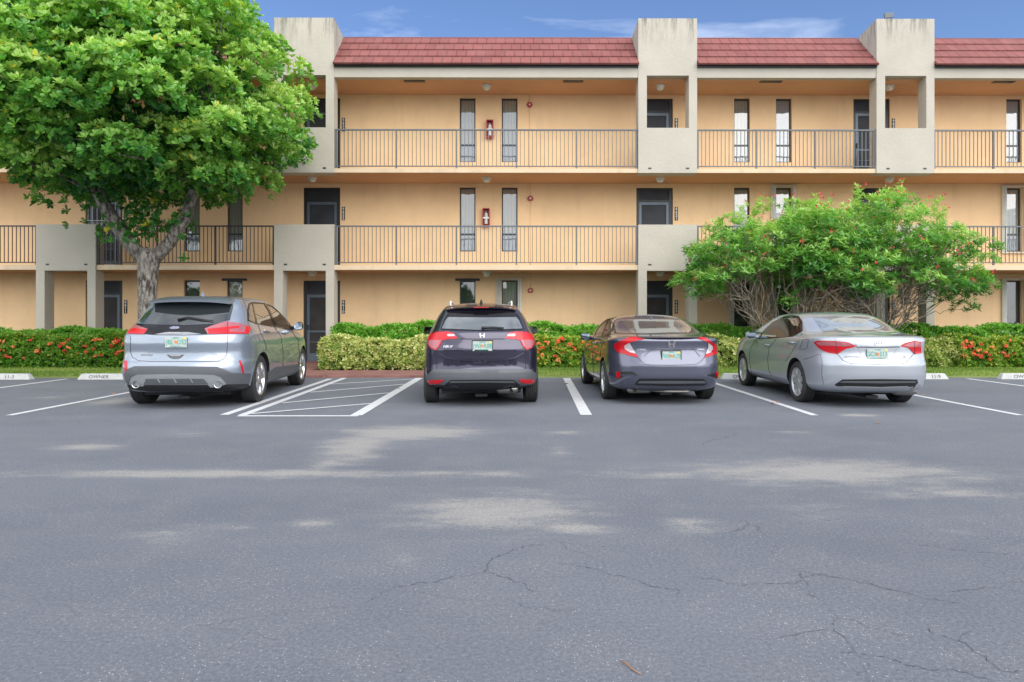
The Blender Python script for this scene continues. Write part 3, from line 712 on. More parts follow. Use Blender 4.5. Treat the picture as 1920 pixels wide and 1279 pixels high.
        rim.lathe([(f-sg*.12,R0*.9),(f-sg*.01,R0*.93),(f,R0*.96),(f+sg*.006,R0*1.01),(f-sg*.01,R0*1.03),(f-sg*.12,R0*1.03)],'x',c,64)
        rim.lathe([(f-sg*.03,R0*.24),(f-sg*.012,R0*.2),(f-sg*.008,.001)],'x',c,24)
        def spoke(a0,a1,w0,w1,z0=.16,z1=.95,bow=.02):
            v=[]
            for (rr,aa,ww,hh) in ((z0,a0,w0,-.02),((z0+z1)/2,(a0+a1)/2,(w0+w1)/2,-.005),(z1,a1,w1,-.012)):
                ca,sa=math.cos(aa),math.sin(aa)
                for q,dp in ((-1,0),(1,0),(1.2,-.035),(-1.2,-.035)):
                    yy=ca*rr*R0-sa*q*ww; zz=sa*rr*R0+ca*q*ww; v.append((c[0]+f+sg*(hh+dp),c[1]+yy,c[2]+zz))
            rim.add(v,[(i*4+j,i*4+(j+1)%4,(i+1)*4+(j+1)%4,(i+1)*4+j) for i in range(2) for j in range(4)]+[(3,2,1,0),(8,9,10,11)])
        if style=='edge':
            for k in range(5):
                a=2*PI*k/5+.3; spoke(a-.05,a-.2,.028,.03); spoke(a+.05,a+.2,.028,.03)
        elif style=='civic':
            for k in range(5):
                a=2*PI*k/5+.2; spoke(a-.1,a-.02,.014,.012); spoke(a+.05,a+.30,.012,.014); spoke(a+.0,a+.14,.012,.008)
        else:
            for k in range(7):
                a=2*PI*k/7; spoke(a,a+.12,.036,.05,.1,.98)
        rim.build('rim',M['alloy'] if style!='corolla' else M['hub'],w_,smooth=True,ang=35)
        if style!='civic': return
    def mirror_(s,x,y,z,sg,mat,w_=.22,h=.14):
        # door mirror housing with glass facing back
        mb=MB(); n=20; prof=[(0,.93),(.03,1.),(.08,.9),(.13,.6),(.15,.15)]; vs=[]
        for (dy,k) in prof:
            for j in range(n):
                a=2*PI*j/n; ca,sa=math.cos(a),math.sin(a); e=.55
                vs.append((x+sg*w_/2+k*w_/2*math.copysign(abs(ca)**e,ca)*(1 if sg*ca>0 else .95),y+dy,z+k*h/2*math.copysign(abs(sa)**e,sa)-(0.01 if sg*ca<0 else 0)))
        mb.add(vs,[(i*n+j,i*n+(j+1)%n,(i+1)*n+(j+1)%n,(i+1)*n+j) for i in range(len(prof)-1) for j in range(n)]+[tuple(range(n)),tuple((len(prof)-1)*n+j for j in range(n))])
        mb.tube([(x-sg*.09,y+.11,z-h*.3),(x+sg*.06,y+.07,z-h*.2)],[.035,.03],8)
        o=mb.build('door_mirror',mat,s.o,smooth=True,ang=50)
        g=MB(); g.add([(x+sg*w_/2+.85*w_/2*math.copysign(abs(math.cos(2*PI*j/n))**.55,math.cos(2*PI*j/n)),y-.003,z+.85*h/2*math.copysign(abs(math.sin(2*PI*j/n))**.55,math.sin(2*PI*j/n))) for j in range(n)],[tuple(range(n))])
        g.build('mirror_glass',M['mirror'],o)
    def plate(s,px,py,txt,foot,frame=None,wdt=.30):
        p,n=s.hit(px,py); y=p.y-.014; x,z=p.x,p.z; h=wdt/2
        mb=MB().box(x-wdt/2,x+wdt/2,y-.004,y+.0,z-h/2,z+h/2)
        pl=mb.build('licence_plate',M['platebg'],s.o,bevel=.0)
        if frame:
            f=MB(); t_=.012; f.box(x-wdt/2-t_,x+wdt/2+t_,y-.008,y+.03,z+h/2,z+h/2+t_); f.box(x-wdt/2-t_,x+wdt/2+t_,y-.008,y+.03,z-h/2-t_*1.3,z-h/2)
            f.box(x-wdt/2-t_,x-wdt/2,y-.008,y+.03,z-h/2,z+h/2); f.box(x+wdt/2,x+wdt/2+t_,y-.008,y+.03,z-h/2,z+h/2); f.build('plate_frame',frame,pl)
        else: MB().box(x-wdt/2+.01,x+wdt/2-.01,y+.0005,y+.03,z-h/2+.01,z+h/2-.01).build('plate_bracket',M['black'],pl)
        a,b=txt.split(' ')
        for t_,xc in ((a,-.082),(b,.082)):
            m=text_mb(t_,.093,.0006,.0,sx=.80); moved(m,Matrix.Translation((x+xc*wdt/.3,y-.0055,z-.003))); m.build('plate_lettering',M['plategreen'],pl)
        org=MB(); 
        for q in ((-.008,0.004,.017),(.010,-.006,.015)): org.lathe([(-.0052,.001),(-.0052,q[2]),(-.004,q[2])],'y',(x+q[0],y,z+q[1]),16)
        org.build('orange_emblem',M['orange'],pl)
        m=text_mb('FLORIDA',.022,.0005,.0004); moved(m,Matrix.Translation((x,y-.0055,z+h/2-.015))); m.build('plate_heading',M['plategreen'],pl)
        m=text_mb(foot,.019,.0005,.0004); moved(m,Matrix.Translation((x,y-.0055,z-h/2+.013))); m.build('plate_footer',M['plategreen'] if not frame or True else M['dtext'],pl)
        MB().box(x+wdt/2-.045,x+wdt/2-.01,y-.006,y-.004,z+h/2-.03,z+h/2-.006).build('registration_sticker',M['yellow'],pl)
        return pl
    def badge(s,px,py,mb,name='badge',mat=None,off=.006,tilt=True,parent=None):
        p,n=s.hit(px,py); n=n.normalized(); up=Vector((0,0,1)); x_=up.cross(n).normalized(); z_=n.cross(x_).normalized()
        # local frame: mb lies in xz plane facing -y
        Mx=Matrix((x_,-n,z_)).transposed().to_4x4(); Mx.translation=p+n*off
        moved(mb,Mx); return mb.build(name,mat or M['chrome'],parent or s.o,smooth=True,ang=30)
    def fin(s,y,h=.09,L=.16,mat=None):
        zt=s.bvh.ray_cast(Vector((0,y,4)),Vector((0,0,-1)))[0].z
        mb=MB(); vs=[]
        for (zz,l0,l1,w_) in ((-.03,0,L,.035),(h*.35,.03,L*.95,.022),(h*.75,.065,L*.8,.010),(h,.095,L*.68,.003)):
            for q in range(8):
                a=2*PI*q/8; vs.append((w_*math.cos(a),y+L-(l0+l1)/2+(l1-l0)/2*math.sin(a),zt+zz))
        mb.add(vs,[(i*8+j,i*8+(j+1)%8,(i+1)*8+(j+1)%8,(i+1)*8+j) for i in range(3) for j in range(8)]+[tuple(range(24,32))]); mb.build('roof_antenna',mat,s.o,smooth=True,ang=50)
M['platebg']=simple('plate_white',(.40,.46,.43),.4,var=.12,vs=14)
M['plategreen']=simple('plate_green',(.01,.30,.24),.4)
M['orange']=simple('plate_orange',(.75,.20,.04),.4)
M['yellow']=simple('sticker_yellow',(.75,.60,.05),.4)
def ellipse_ring(rx,rz,t_,d=.006,n=32):
    mb=MB(); vs=[]
    for i in range(n):
        a=2*PI*i/n
        for k,y in ((1,0),(1,-d),(1-t_/rx,-d),(1-t_/rx,0)): vs.append((rx*k*math.cos(a),y,(rz if k==1 else rz-t_)*math.sin(a)))
    mb.add(vs,[(i*4+j,i*4+(j+1)%4,((i+1)%n)*4+(j+1)%4,((i+1)%n)*4+j) for i in range(n) for j in range(4)]); return mb
def disc(rx,rz,d=.004,n=32):
    mb=MB(); vs=[(rx*math.cos(2*PI*i/n),0,rz*math.sin(2*PI*i/n)) for i in range(n)]+[(rx*math.cos(2*PI*i/n),-d,rz*math.sin(2*PI*i/n)) for i in range(n)]
    mb.add(vs,[(i,(i+1)%n,n+(i+1)%n,n+i) for i in range(n)]+[tuple(range(n,2*n))]); return mb
def ku(z,yr,yf,w,n=2.8,mr=10.5,mf=8.): return (z,yr,yf,w,n,mr,mf)
P_EDGE=paint('silver_blue_paint',(.265,.305,.365),.5,.26); P_HRV=paint('dark_plum_paint',(.036,.032,.060),.6,.18); P_CIV=paint('cosmic_grey_paint',(.105,.11,.155),.6,.24); P_COR=paint('pale_silver_paint',(.37,.395,.44),.35,.28)
# ---- mid-size SUV
Z1=(220,540,4.8)
k=[ku(.24,.16,4.45,.84),ku(.30,.07,4.52,.90),ku(.44,.015,4.6,.925),ku(.52,.0,4.63,.935),ku(.60,.005,4.63,.94),ku(.66,.03,4.62,.94),ku(.70,.06,4.6,.94),ku(.82,.085,4.55,.94),ku(.93,.075,4.42,.935),ku(1.0,.09,4.1,.925),ku(1.06,.12,3.75,.91),ku(1.10,.16,3.62,.885,2.9,10.5,12),ku(1.16,.23,3.50,.845,2.9,10.5,13),ku(1.30,.38,3.22,.79,2.9,10.5,13),ku(1.42,.51,2.96,.735,2.9,10.5,12),ku(1.52,.60,2.70,.68,2.9,10.5,11),ku(1.585,.68,2.5,.625,3,10,9),ku(1.62,.80,2.1,.54,2.8,8,4.5),ku(1.640,1.0,1.9,.38,2.6,5,4),ku(1.648,1.25,1.7,.12,2.2,3,3)]
c=Car('parked_suv',(-4.77,9.60),R(4.6),k,'silver mid-size SUV parked at left with raked black rear window and twin tailpipes','SUV')
c.body(P_EDGE,[(.95,.36),(3.75,.36)],.415,.94)
for y in (.95,3.75):
    for sg in (-1,1): c.wheel(sg*.80,y,.365,.235,'edge',sg)
E=c
# ---- subcompact SUV
Z2_=(760,550,5.8133)
k=[ku(.24,.22,4.0,.70),ku(.29,.10,4.05,.80),ku(.36,.03,4.12,.845),ku(.44,.0,4.15,.86),ku(.52,.0,4.15,.865),ku(.545,.03,4.15,.87),ku(.60,.045,4.13,.872),ku(.75,.05,4.08,.872),ku(.84,.05,4.0,.868),ku(.92,.08,3.8,.855),ku(.99,.10,3.6,.835),ku(1.03,.11,3.4,.81),ku(1.08,.13,3.1,.78,2.9,10.5,6),ku(1.13,.18,2.95,.75,2.9,10.5,6),ku(1.25,.32,2.7,.70,2.9,10.5,6),ku(1.36,.43,2.45,.64,2.9,10.5,6),ku(1.43,.50,2.25,.595,3,11,5),ku(1.49,.60,2.1,.535,3,9,4.5),ku(1.52,.8,1.9,.42,2.7,6,4),ku(1.54,1.05,1.7,.14,2.4,4,3)]
c=Car('parked_suv',(-.48,9.84),R(3.),k,'dark plum small SUV parked in the centre beside the hatched aisle','SUV')
c.body(P_HRV,[(.79,.33),(3.35,.33)],.375,.87)
for y in (.79,3.35):
    for sg in (-1,1): c.wheel(sg*.765,y,.325,.21,'civic',sg)
H=c
# ---- fastback sedan
Z3_=(1070,570,6.3933)
k=[ku(.20,.22,4.3,.76),ku(.25,.10,4.38,.83),ku(.33,.04,4.45,.85),ku(.45,.0,4.50,.862),ku(.58,.0,4.50,.866),ku(.66,.025,4.48,.866),ku(.72,.05,4.45,.866),ku(.80,.075,4.35,.862),ku(.88,.08,4.1,.858),ku(.95,.075,3.6,.86,2.8,10.5,6),ku(.985,.085,3.3,.835,2.8,10.5,6),ku(1.005,.13,3.1,.79,2.9,10.5,5),ku(1.02,.27,3.3,.775,2.9,10.5,10),ku(1.05,.50,3.2,.745,3,11,11),ku(1.12,.78,3.0,.705,3,10,11),ku(1.20,1.03,2.78,.66,3,9,10),ku(1.27,1.25,2.55,.61,3,8,9),ku(1.31,1.42,2.35,.54,2.9,7,7),ku(1.345,1.6,1.98,.40,2.6,4,3.5),ku(1.362,1.7,1.88,.14,2.2,3,3)]
c=Car('parked_sedan',(2.31,10.06),R(1.3),k,'violet grey fastback sedan with C-shaped red tail lights and a boot lip','car')
c.body(P_CIV,[(.98,.315),(3.62,.315)],.36,.866)
for y in (.98,3.62):
    for sg in (-1,1): c.wheel(sg*.775,y,.312,.205,'civic',sg)
V=c
# ---- compact sedan
Z4_=(1360,570,4.8)
k=[ku(.22,.20,4.35,.76),ku(.27,.09,4.42,.81),ku(.36,.03,4.48,.845),ku(.50,.0,4.52,.85),ku(.62,.0,4.52,.855),ku(.70,.03,4.5,.855),ku(.80,.055,4.4,.85),ku(.90,.06,4.1,.853),ku(.97,.07,3.7,.85,2.8,10.5,6),ku(1.015,.09,3.45,.825,2.8,10.5,6),ku(1.035,.15,3.3,.785,2.9,10.5,5),ku(1.05,.32,3.5,.775,2.9,10.5,11),ku(1.07,.55,3.42,.755,2.9,10.5,12),ku(1.13,.75,3.25,.72,2.9,10.5,12),ku(1.22,.97,2.98,.67,3,11,11),ku(1.31,1.20,2.7,.615,3,10,10),ku(1.36,1.38,2.48,.55,2.9,8,8),ku(1.39,1.6,2.05,.40,2.6,4,3.5),ku(1.405,1.75,1.95,.14,2.2,3,3)]
c=Car('parked_sedan',(5.20,9.62),R(-1.),k,'pale silver compact sedan parked at right with white and red tail lights','car')
c.body(P_COR,[(.97,.32),(3.61,.32)],.365,.855)
for y in (.97,3.61):
    for sg in (-1,1): c.wheel(sg*.738,y,.315,.205,'corolla',sg)
T=c
def spoiler(car,sec,hw,mat,name='roof_spoiler',bow=.05,n=14,tap=.0):
    mb=MB(); k=len(sec)
    for i in range(n+1):
        u=-1+2*i/n; e=abs(u)**3
        mb.v+=[(u*hw*(1-.0),y+bow*u*u+ (.05*e),z-tap*e) for y,z in sec]
    mb.f+=[(i*k+j,i*k+(j+1)%k,(i+1)*k+(j+1)%k,(i+1)*k+j) for i in range(n) for j in range(k)]+[tuple(range(k)),tuple(n*k+j for j in range(k))]; mb.m=[0]*len(mb.f)
    return mb.build(name,mat,car.o,smooth=True,ang=30)
def wiper(car,zf,pts,mat,r=.010):
    P=[]
    for x,y in pts:
        p,n=car.hit(zf[0]+x/zf[2],zf[1]+y/zf[2]); P.append(p+n*.022)
    MB().tube(P,[r*1.6]+[r]*(len(P)-2)+[r*.6],6).build('wiper',mat,car.o,smooth=True)
def handle(car,zf,a,b,mat,mirror=True):
    P=[]
    for x,y in (a,((a[0]+b[0])/2,(a[1]+b[1])/2),b):
        p,n=car.hit(zf[0]+x/zf[2],zf[1]+y/zf[2]); P.append(p+n*.02)
    m=MB().tube(P,[.012,.016,.012],8); m.build('door_handle',mat,car.o,smooth=True)
    if mirror:
        q=MB(); q.v=[(-x,y,z) for x,y,z in m.v]; q.f=m.f; q.m=m.m; q.build('door_handle',mat,car.o,smooth=True)
def pipe(car,x,y,z,r,L=.3,mat=None,axis='y'):
    o=MB().lathe([(L,r*.9),(0,r),(-.008,r*.97),(-.004,r*.86),(L*.5,r*.8)],axis,(x,y,z),24).build('exhaust_pipe',mat or M['chrome'],car.o,smooth=True,ang=40)
    MB().lathe([(.06,r*.84),(.06,.001)],axis,(x,y,z),24).build('pipe_bore',M['black'],o)
def under(car,L,w,muff):
    MB().box(-w,w,.45,L-.6,.17,.27).box(-.09,.09,.3,L-.8,.13,.17).box(-.72,.72,.93,1.0,.24,.33).build('underbody',M['under'],car.o,bevel=.01)
    x0,x1,y,z,r=muff; MB().lathe([(x0,.02),(x0+.02,r*.8),(x0+.06,r),(x1-.06,r),(x1-.02,r*.8),(x1,.02)],'x',(0,y,z),20).build('muffler',M['exh'],car.o,smooth=True)
def glasses_common(car,yw0,yw1,z0,z1,wf,yl,zl):
    car.ortho('windscreen','front',[(-wf,z0),(wf,z0),(wf*.8,z1),(-wf*.8,z1)],M['glass_dark'],.004,.07)
    car.ortho('headlight','front',[(.48,zl-.05),(.78,zl-.03),(.82,zl+.06),(.5,zl+.03)],M['lampclear'],.005,.05,mirror=True)
    car.ortho('grille','front',[(-.42,zl-.12),(.42,zl-.12),(.46,zl+.02),(-.46,zl+.02)],M['black'],.005,.06)
# =============================================== silver SUV
c=E; Z=Z1
c.patch('rear_window',Z,[(188,303),(255,232),(330,158),(350,134),(700,122),(1000,134),(1046,152),(1038,190),(1014,290),(960,300),(880,318),(560,326),(340,323),(212,318)],M['glass_dark'],.004,3.)
c.patch('gloss_panel',Z,[(160,320),(215,322),(340,328),(600,331),(880,323),(980,302),(905,328),(800,362),(792,380),(815,418),(600,426),(350,424),(238,416),(274,378),(200,347)],M['blackgloss'],.005,3.)
c.patch('light_chrome_strip',Z,[(330,421),(440,400),(640,400),(760,418),(600,425)],M['greyl'],.007,3.)
for nm,poly,mt,of in [('tail_light',[(785,370),(850,342),(905,325),(990,303),(1095,318),(1190,345),(1197,375),(1180,414),(1000,416),(818,418),(803,395)],'lamppink',.009),
    ('tail_light',[(94,414),(97,355),(150,322),(200,345),(276,374),(240,418)],'lamppink',.009)]:
    L=c.patch(nm,Z,poly,M[mt],of,3.)[0]
    if poly[0][0]>500:
        c.patch('red_lens',Z,[(812,372),(900,364),(990,352),(1092,346),(1096,362),(1010,372),(1008,398),(1140,402),(1160,345),(1191,349),(1196,376),(1178,412),(1000,414),(822,416)],M['lampred2'],.012,2.5,parent=L)
        c.strip('lamp_split',Z,[(992,304),(990,414)],1.,M['seam'],.014,parent=L)
    else: c.patch('red_lens',Z,[(95,413),(97,378),(135,366),(240,376),(272,376),(238,416)],M['lampred2'],.012,2.5,parent=L)
c.plate(220+532/4.8,540+487/4.8,'JBL D52','SUNSHINE STATE',wdt=.295)
c.patch('boot_handle',Z,[(443,600),(602,600),(575,628),(545,640),(500,640),(470,628)],M['greyp'],.004,2.5)
c.patch('boot_handle_trim',Z,[(465,603),(585,603),(560,617),(490,617)],M['greyl'],.012,2.5)
c.strip('tailgate_seam',Z,[(118,432),(117,570),(135,622),(190,655),(300,662),(900,660),(958,640),(983,600),(990,520),(990,424)],.9,M['seam'],.0015)
c.patch('bumper_cladding',Z,[(68,772),(98,728),(160,706),(500,706),(900,710),(965,736),(1030,764),(1197,769),(1182,862),(1000,864),(985,864),(930,802),(870,778),(500,772),(180,776),(125,802),(106,868),(84,850)],M['greyp'],.014,3.5)
c.patch('bumper_skid_panel',Z,[(108,868),(127,803),(182,777),(500,773),(870,779),(930,803),(985,862),(905,890),(840,893),(815,870),(250,872),(230,884),(190,884)],M['greyl'],.010,3.5)
c.patch('bumper_underside',Z,[(90,868),(200,874),(500,872),(830,872),(985,866),(1180,863),(1190,905),(1150,935),(700,935),(300,930),(110,910)],M['black'],.006,4.)
sk=c.patch('skid_recess',Z,[(262,815),(775,815),(822,864),(238,870)],M['greyp'],.014,3.5)[0]
for q in (362,508,655): c.patch('skid_rib',Z,[(q,816),(q+12,816),(q+32,850),(q+20,850)],M['greyl'],.020,2.,parent=sk)
for q,w_ in ((176,1),(912,1)):
    p,n=c.hit(220+q/4.8,540+862/4.8); pipe(c,p.x,p.y-.03,p.z-.005,.055)
c.patch('reflector',Z,[(1092,654),(1110,656),(1125,700),(1140,764),(1124,765),(1108,700)],M['lampred2'],.006,2.)
c.patch('reflector',Z,[(64,655),(86,655),(90,700),(80,768),(68,765)],M['lampred2'],.006,2.)
spoiler(c,[(.44,1.535),(.43,1.565),(.60,1.612),(.80,1.632),(.80,1.58)],.575,P_EDGE,tap=.03)
wiper(c,Z,[(545,296),(640,272),(700,282),(760,293),(865,305)],M['black'],.011)
E_=M['frame_dark']
tr=c.patch('window_surround',Z,[(1183,142),(1214,130),(1320,139),(1390,163),(1490,238),(1545,308),(1572,370),(1545,379),(1410,353),(1250,326),(1172,296),(1172,200)],M['blackgloss'],.002,3.,mirror=True)
for nm,pl in (('quarter_window',[(1192,152),(1210,150),(1243,314),(1181,288),(1181,210)]),('rear_door_window',[(1220,144),(1312,149),(1345,200),(1402,343),(1260,318),(1240,240)]),('front_door_window',[(1348,160),(1400,187),(1470,248),(1520,312),(1545,371),(1440,350),(1405,275)])):
    c.patch(nm,Z,pl,M['glass_side'],.005,3.,mirror=True)
for pts in ([(1262,325),(1290,400),(1330,490),(1348,560)],[(1410,350),(1470,430),(1492,560),(1490,705)],[(1560,378),(1625,470),(1640,590),(1634,685)]): c.strip('door_seam',Z,pts,.8,M['seam'],.0015,mirror=True)
handle(c,Z,(1312,388),(1362,399),M['chrome']); handle(c,Z,(1480,404),(1522,413),M['chrome'])
c.patch('sill_cladding',Z,[(1352,830),(1357,758),(1420,714),(1600,690),(1634,684),(1636,758),(1600,776),(1500,797)],M['greyp'],.008,3.,mirror=True)
c.mirror_(.93,2.93,1.16,1,M['blackgloss'],.17,.15); c.mirror_(-.93,2.93,1.16,-1,M['blackgloss'],.17,.15)
def outline(c,Z,pts,w_): c.strip('window_trim',Z,pts,w_,M['blackgloss'],.008,mirror=True)
outline(c,Z,[(1176,292),(1172,200),(1186,140),(1214,131),(1320,140),(1390,164),(1490,239),(1545,309),(1570,370)],1.6); outline(c,Z,[(1330,148),(1370,210),(1424,352)],3.2); outline(c,Z,[(1215,140),(1232,240),(1252,322)],1.8)
c.fin(1.0,.075,.17,P_EDGE)
ov=c.badge(220+518/4.8,540+365/4.8,disc(.062,.027,.006),'badge',simple('badge_blue',(.06,.10,.28),.2,coat=1.),.008)
c.badge(220+518/4.8,540+365/4.8,ellipse_ring(.066,.030,.006,.009),'badge_ring',M['chrome'],.008,parent=c.o)
c.badge(220+518/4.8,540+365/4.8,text_mb('Ford',.045,.002,.0012,shear=.35),'badge_lettering',M['chrome'],.017)
c.badge(220+515/4.8,540+411/4.8,text_mb('E D G E',.040,.002,.003,sx=1.15),'lettering',M['chrome'],.012)
c.badge(220+262/4.8,540+604/4.8,text_mb('TITANIUM',.027,.001,.0008,sx=1.4),'lettering',M['greyl'],.004)
c.badge(220+872/4.8,540+598/4.8,text_mb('AWD',.022,.001,.0006,sx=1.4),'lettering',M['greyl'],.004)
under(c,4.6,.6,(.25,.62,.28,.30,.075)); glasses_common(c,0,0,1.12,1.50,.62,4.4,.80)
# =============================================== dark SUV
c=H; Z=Z2_
def sym(poly): return poly+[(1676-x,y) for x,y in poly[::-1]]
c.patch('rear_window',Z,[(386,388),(425,285),(455,228),(500,206),(720,200),(838,199),(956,200),(1176,206),(1221,228),(1251,285),(1286,388),(1270,402),(838,409),(404,402)],M['blackgloss'],.003,3.)  # black surround; its wide top band paints the spoiler's shadow on the glass
c.patch('rear_glass',Z,[(398,386),(440,296),(468,262),(838,266),(1208,262),(1238,296),(1277,386),(838,403)],M['glass_mid'],.006,3.)
spoiler(c,[(.42,1.445),(.41,1.463),(.60,1.500),(.72,1.520),(.74,1.46)],.53,P_HRV,tap=.035)
p,n=c.hit(760+838/5.8133,550+193/5.8133)
MB().box(-.115,.115,.404,.46,1.451,1.463).build('brake_light',M['lampred2'],c.o,bevel=.004)
for mr_ in (1,):
    Ls=c.patch('tail_light',Z,[(1083,492),(1128,432),(1200,419),(1310,423),(1380,445),(1402,505),(1402,560),(1368,600),(1315,618),(1285,585),(1250,515),(1210,503)],M['lampred2'],.008,3.,mirror=True)
    a=c.patch('reversing_lens',Z,[(1256,510),(1310,508),(1392,510),(1392,556),(1360,590),(1316,604),(1292,578)],M['lamppink'],.012,2.5,mirror=True)
    b=c.patch('clear_insert',Z,[(1108,468),(1125,446),(1190,444),(1200,455),(1185,470)],M['lampclear'],.012,2.5,mirror=True)
    for q in (a,b): q[0].parent=Ls[0]; q[1].parent=Ls[1]
c.strip('tailgate_seam',Z,[(592,498),(838,500),(1084,498)],1.5,M['seam'],.003)
c.strip('tailgate_seam',Z,[(1312,615),(1312,700),(1310,822)],.8,M['seam'],.002,mirror=True)
c.strip('window_seam',Z,[(1312,425),(1300,400),(1288,388)],.6,M['seam'],.002,mirror=True)
# licence recess: raised lower lip
c.patch('tailgate_ridge',Z,sym([(600,520),(640,612),(680,645),(838,650)])[:4]+[(838,664),(670,660),(625,622),(585,520)],P_HRV,.020,3.,mirror=True)
c.patch('tailgate_crease',Z,[(365,650),(450,700),(560,722),(838,730),(838,742),(560,736),(445,716),(365,668)],P_HRV,.016,3.,mirror=True)
c.plate(760+840/5.8133,550+573/5.8133,'JWI R08','SUNSHINE STATE',frame=M['black'],wdt=.285)
c.patch('bumper_cladding',Z,[(232,912),(262,870),(300,842),(335,830),(838,826),(1341,830),(1376,842),(1414,870),(1444,912),(1434,955),(1405,992),(1250,994),(1180,942),(838,938),(496,942),(430,994),(271,992),(242,955)],M['greyp'],.014,3.5)
c.patch('bumper_lower_panel',Z,[(436,996),(498,946),(838,942),(1178,946),(1246,996),(1095,1000),(1050,1040),(838,1048),(600,1044),(560,1003)],M['black'],.004,3.5)
c.patch('bumper_underside',Z,[(262,988),(430,992),(600,1046),(838,1050),(1050,1044),(1250,992),(1414,988),(1400,1030),(1330,1060),(838,1075),(340,1060),(276,1030)],M['black'],.003,4.)
c.patch('bumper_lip',Z,[(480,972),(500,955),(1176,955),(1196,972),(838,966)],M['greyp'],.016,3.)
c.patch('reflector',Z,[(1235,940),(1260,934),(1385,936),(1402,955),(1372,978),(1275,974)],M['lampred2'],.020,2.5,mirror=True)
wiper(c,Z,[(832,392),(880,386),(960,384),(1072,390)],M['black'],.016)
c.mirror_(-.83,2.3,1.09,-1,M['blackgloss'],.18,.14); c.mirror_(.83,2.3,1.09,1,M['blackgloss'],.18,.14)
for sg in (-1,1):
    P=[(sg*.475,.78,1.47),(sg*.475,.82,1.545),(sg*.48,.95,1.56),(sg*.48,1.9,1.555),(sg*.47,2.02,1.50)]
    MB().tube(P,.014,8).build('roof_rail',M['white'],c.o,smooth=True)
c.fin(.72,.085,.16,M['black'])
lg=MB(); 
def honda(w_,h,t_=.010,d=.006):
    m=MB()
    for sg in (-1,1):
        m.add([(sg*x,y,z) for x,z in ((w_*.28,h/2),(w_*.28+t_,h/2),(w_*.20+t_,-h/2),(w_*.20,-h/2)) for y in (0,-d)],[(1,3,5,7),(0,2,3,1),(2,4,5,3),(4,6,7,5),(6,0,1,7)])
    m.box(-w_*.26,w_*.26,-d,0,-h*.14,h*.02)
    return m
def rrect(w_,h,t_,d=.006,n=32,e=.45,top=1.):
    m=MB(); vs=[]
    for i in range(n):
        a=2*PI*i/n; ca,sa=math.cos(a),math.sin(a)
        for (rw,rh,y) in ((w_/2,h/2,0),(w_/2,h/2,-d),(w_/2-t_,h/2-t_,-d),(w_/2-t_,h/2-t_,0)):
            z=rh*math.copysign(abs(sa)**e,sa); k=1-.12*(1-z/(h/2))/2; vs.append((rw*k*math.copysign(abs(ca)**e,ca),y,z))
    m.add(vs,[(i*4+j,i*4+(j+1)%4,((i+1)%n)*4+(j+1)%4,((i+1)%n)*4+j) for i in range(n) for j in range(4)]); return m
c.badge(760+838/5.8133,550+462/5.8133,honda(.09,.065,.012),'badge',M['chrome'],.008)
c.badge(760+463/5.8133,550+583/5.8133,text_mb('HR-V',.052,.002,.002,shear=.2,sx=1.2),'lettering',M['chrome'],.006)
under(c,4.1,.6,(.22,.55,.30,.245,.07)); pipe(c,.44,.16,.225,.03,mat=M['exh']); glasses_common(c,0,0,1.08,1.40,.58,4.,.72)
def side_glass(c,polys):
    for i,pl in enumerate(polys): c.ortho('window_surround' if i==0 else 'side_window','right',pl,M['blackgloss'] if i==0 else M['glass_side'],.003 if i==0 else .006,.07,mirror=True)
side_glass(c,[[(.55,1.08),(.75,1.38),(1.5,1.44),(2.2,1.38),(2.95,1.08)],[(.62,1.10),(.8,1.35),(1.35,1.41),(1.4,1.10)],[(1.46,1.10),(1.46,1.41),(2.15,1.35),(2.8,1.10)]])
# =============================================== fastback sedan
c=V; Z=Z3_
c.patch('rear_window',Z,[(606,197),(700,190),(830,186),(1180,188),(1345,196),(1400,216),(1470,266),(1534,332),(1526,350),(1400,344),(1180,343),(900,352),(775,362),(735,350),(680,292),(632,238)],M['glass_mid'],.004,3.)
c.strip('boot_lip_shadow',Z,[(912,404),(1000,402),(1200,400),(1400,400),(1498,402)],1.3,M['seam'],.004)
spoiler(c,[(.055,1.0),(.05,1.012),(.10,1.024),(.20,1.026),(.2,1.0)],.46,P_CIV,name='boot_spoiler',bow=.03)
T1=c.patch('tail_light',Z,[(526,478),(620,432),(700,408),(780,392),(905,399),(918,406),(850,430),(715,458),(645,500),(650,540),(720,582),(790,604),(808,642),(700,618),(600,592),(545,560),(530,520)],M['lampred'],.010,3.)[0]
c.patch('clear_lens',Z,[(642,502),(706,464),(732,510),(782,598),(690,572),(647,538)],M['lampclear'],.008,2.5,parent=T1)
T2=c.patch('tail_light',Z,[(1488,406),(1560,399),(1630,414),(1745,498),(1754,560),(1744,600),(1680,625),(1598,644),(1618,602),(1680,582),(1702,545),(1700,502),(1648,460),(1560,427)],M['lampred'],.010,3.)[0]
c.patch('clear_lens',Z,[(1648,466),(1697,505),(1701,542),(1676,580),(1614,602),(1648,520)],M['lampclear'],.008,2.5,parent=T2)
c.strip('boot_seam',Z,[(706,462),(760,560),(812,650),(882,720),(960,732),(1200,736),(1500,728),(1560,690),(1602,640),(1632,560),(1648,480)],1.,M['seam'],.002)
c.strip('licence_recess_edge',Z,[(880,628),(920,590),(962,552),(1080,546),(1340,546),(1480,548),(1515,590),(1548,628)],1.,M['seam'],.002)
c.plate(1070+1205/6.3933,570+622/6.3933,'JWK A29','SUNSHINE STATE',frame=M['black'],wdt=.275)
c.patch('bumper_diffuser',Z,[(765,962),(822,896),(1200,892),(1590,896),(1640,950),(1600,978),(1200,984),(800,972)],M['black'],.006,3.5)
c.patch('diffuser_trim',Z,[(802,946),(832,924),(1200,922),(1600,926),(1624,946),(1200,952)],M['greyp'],.014,3.)
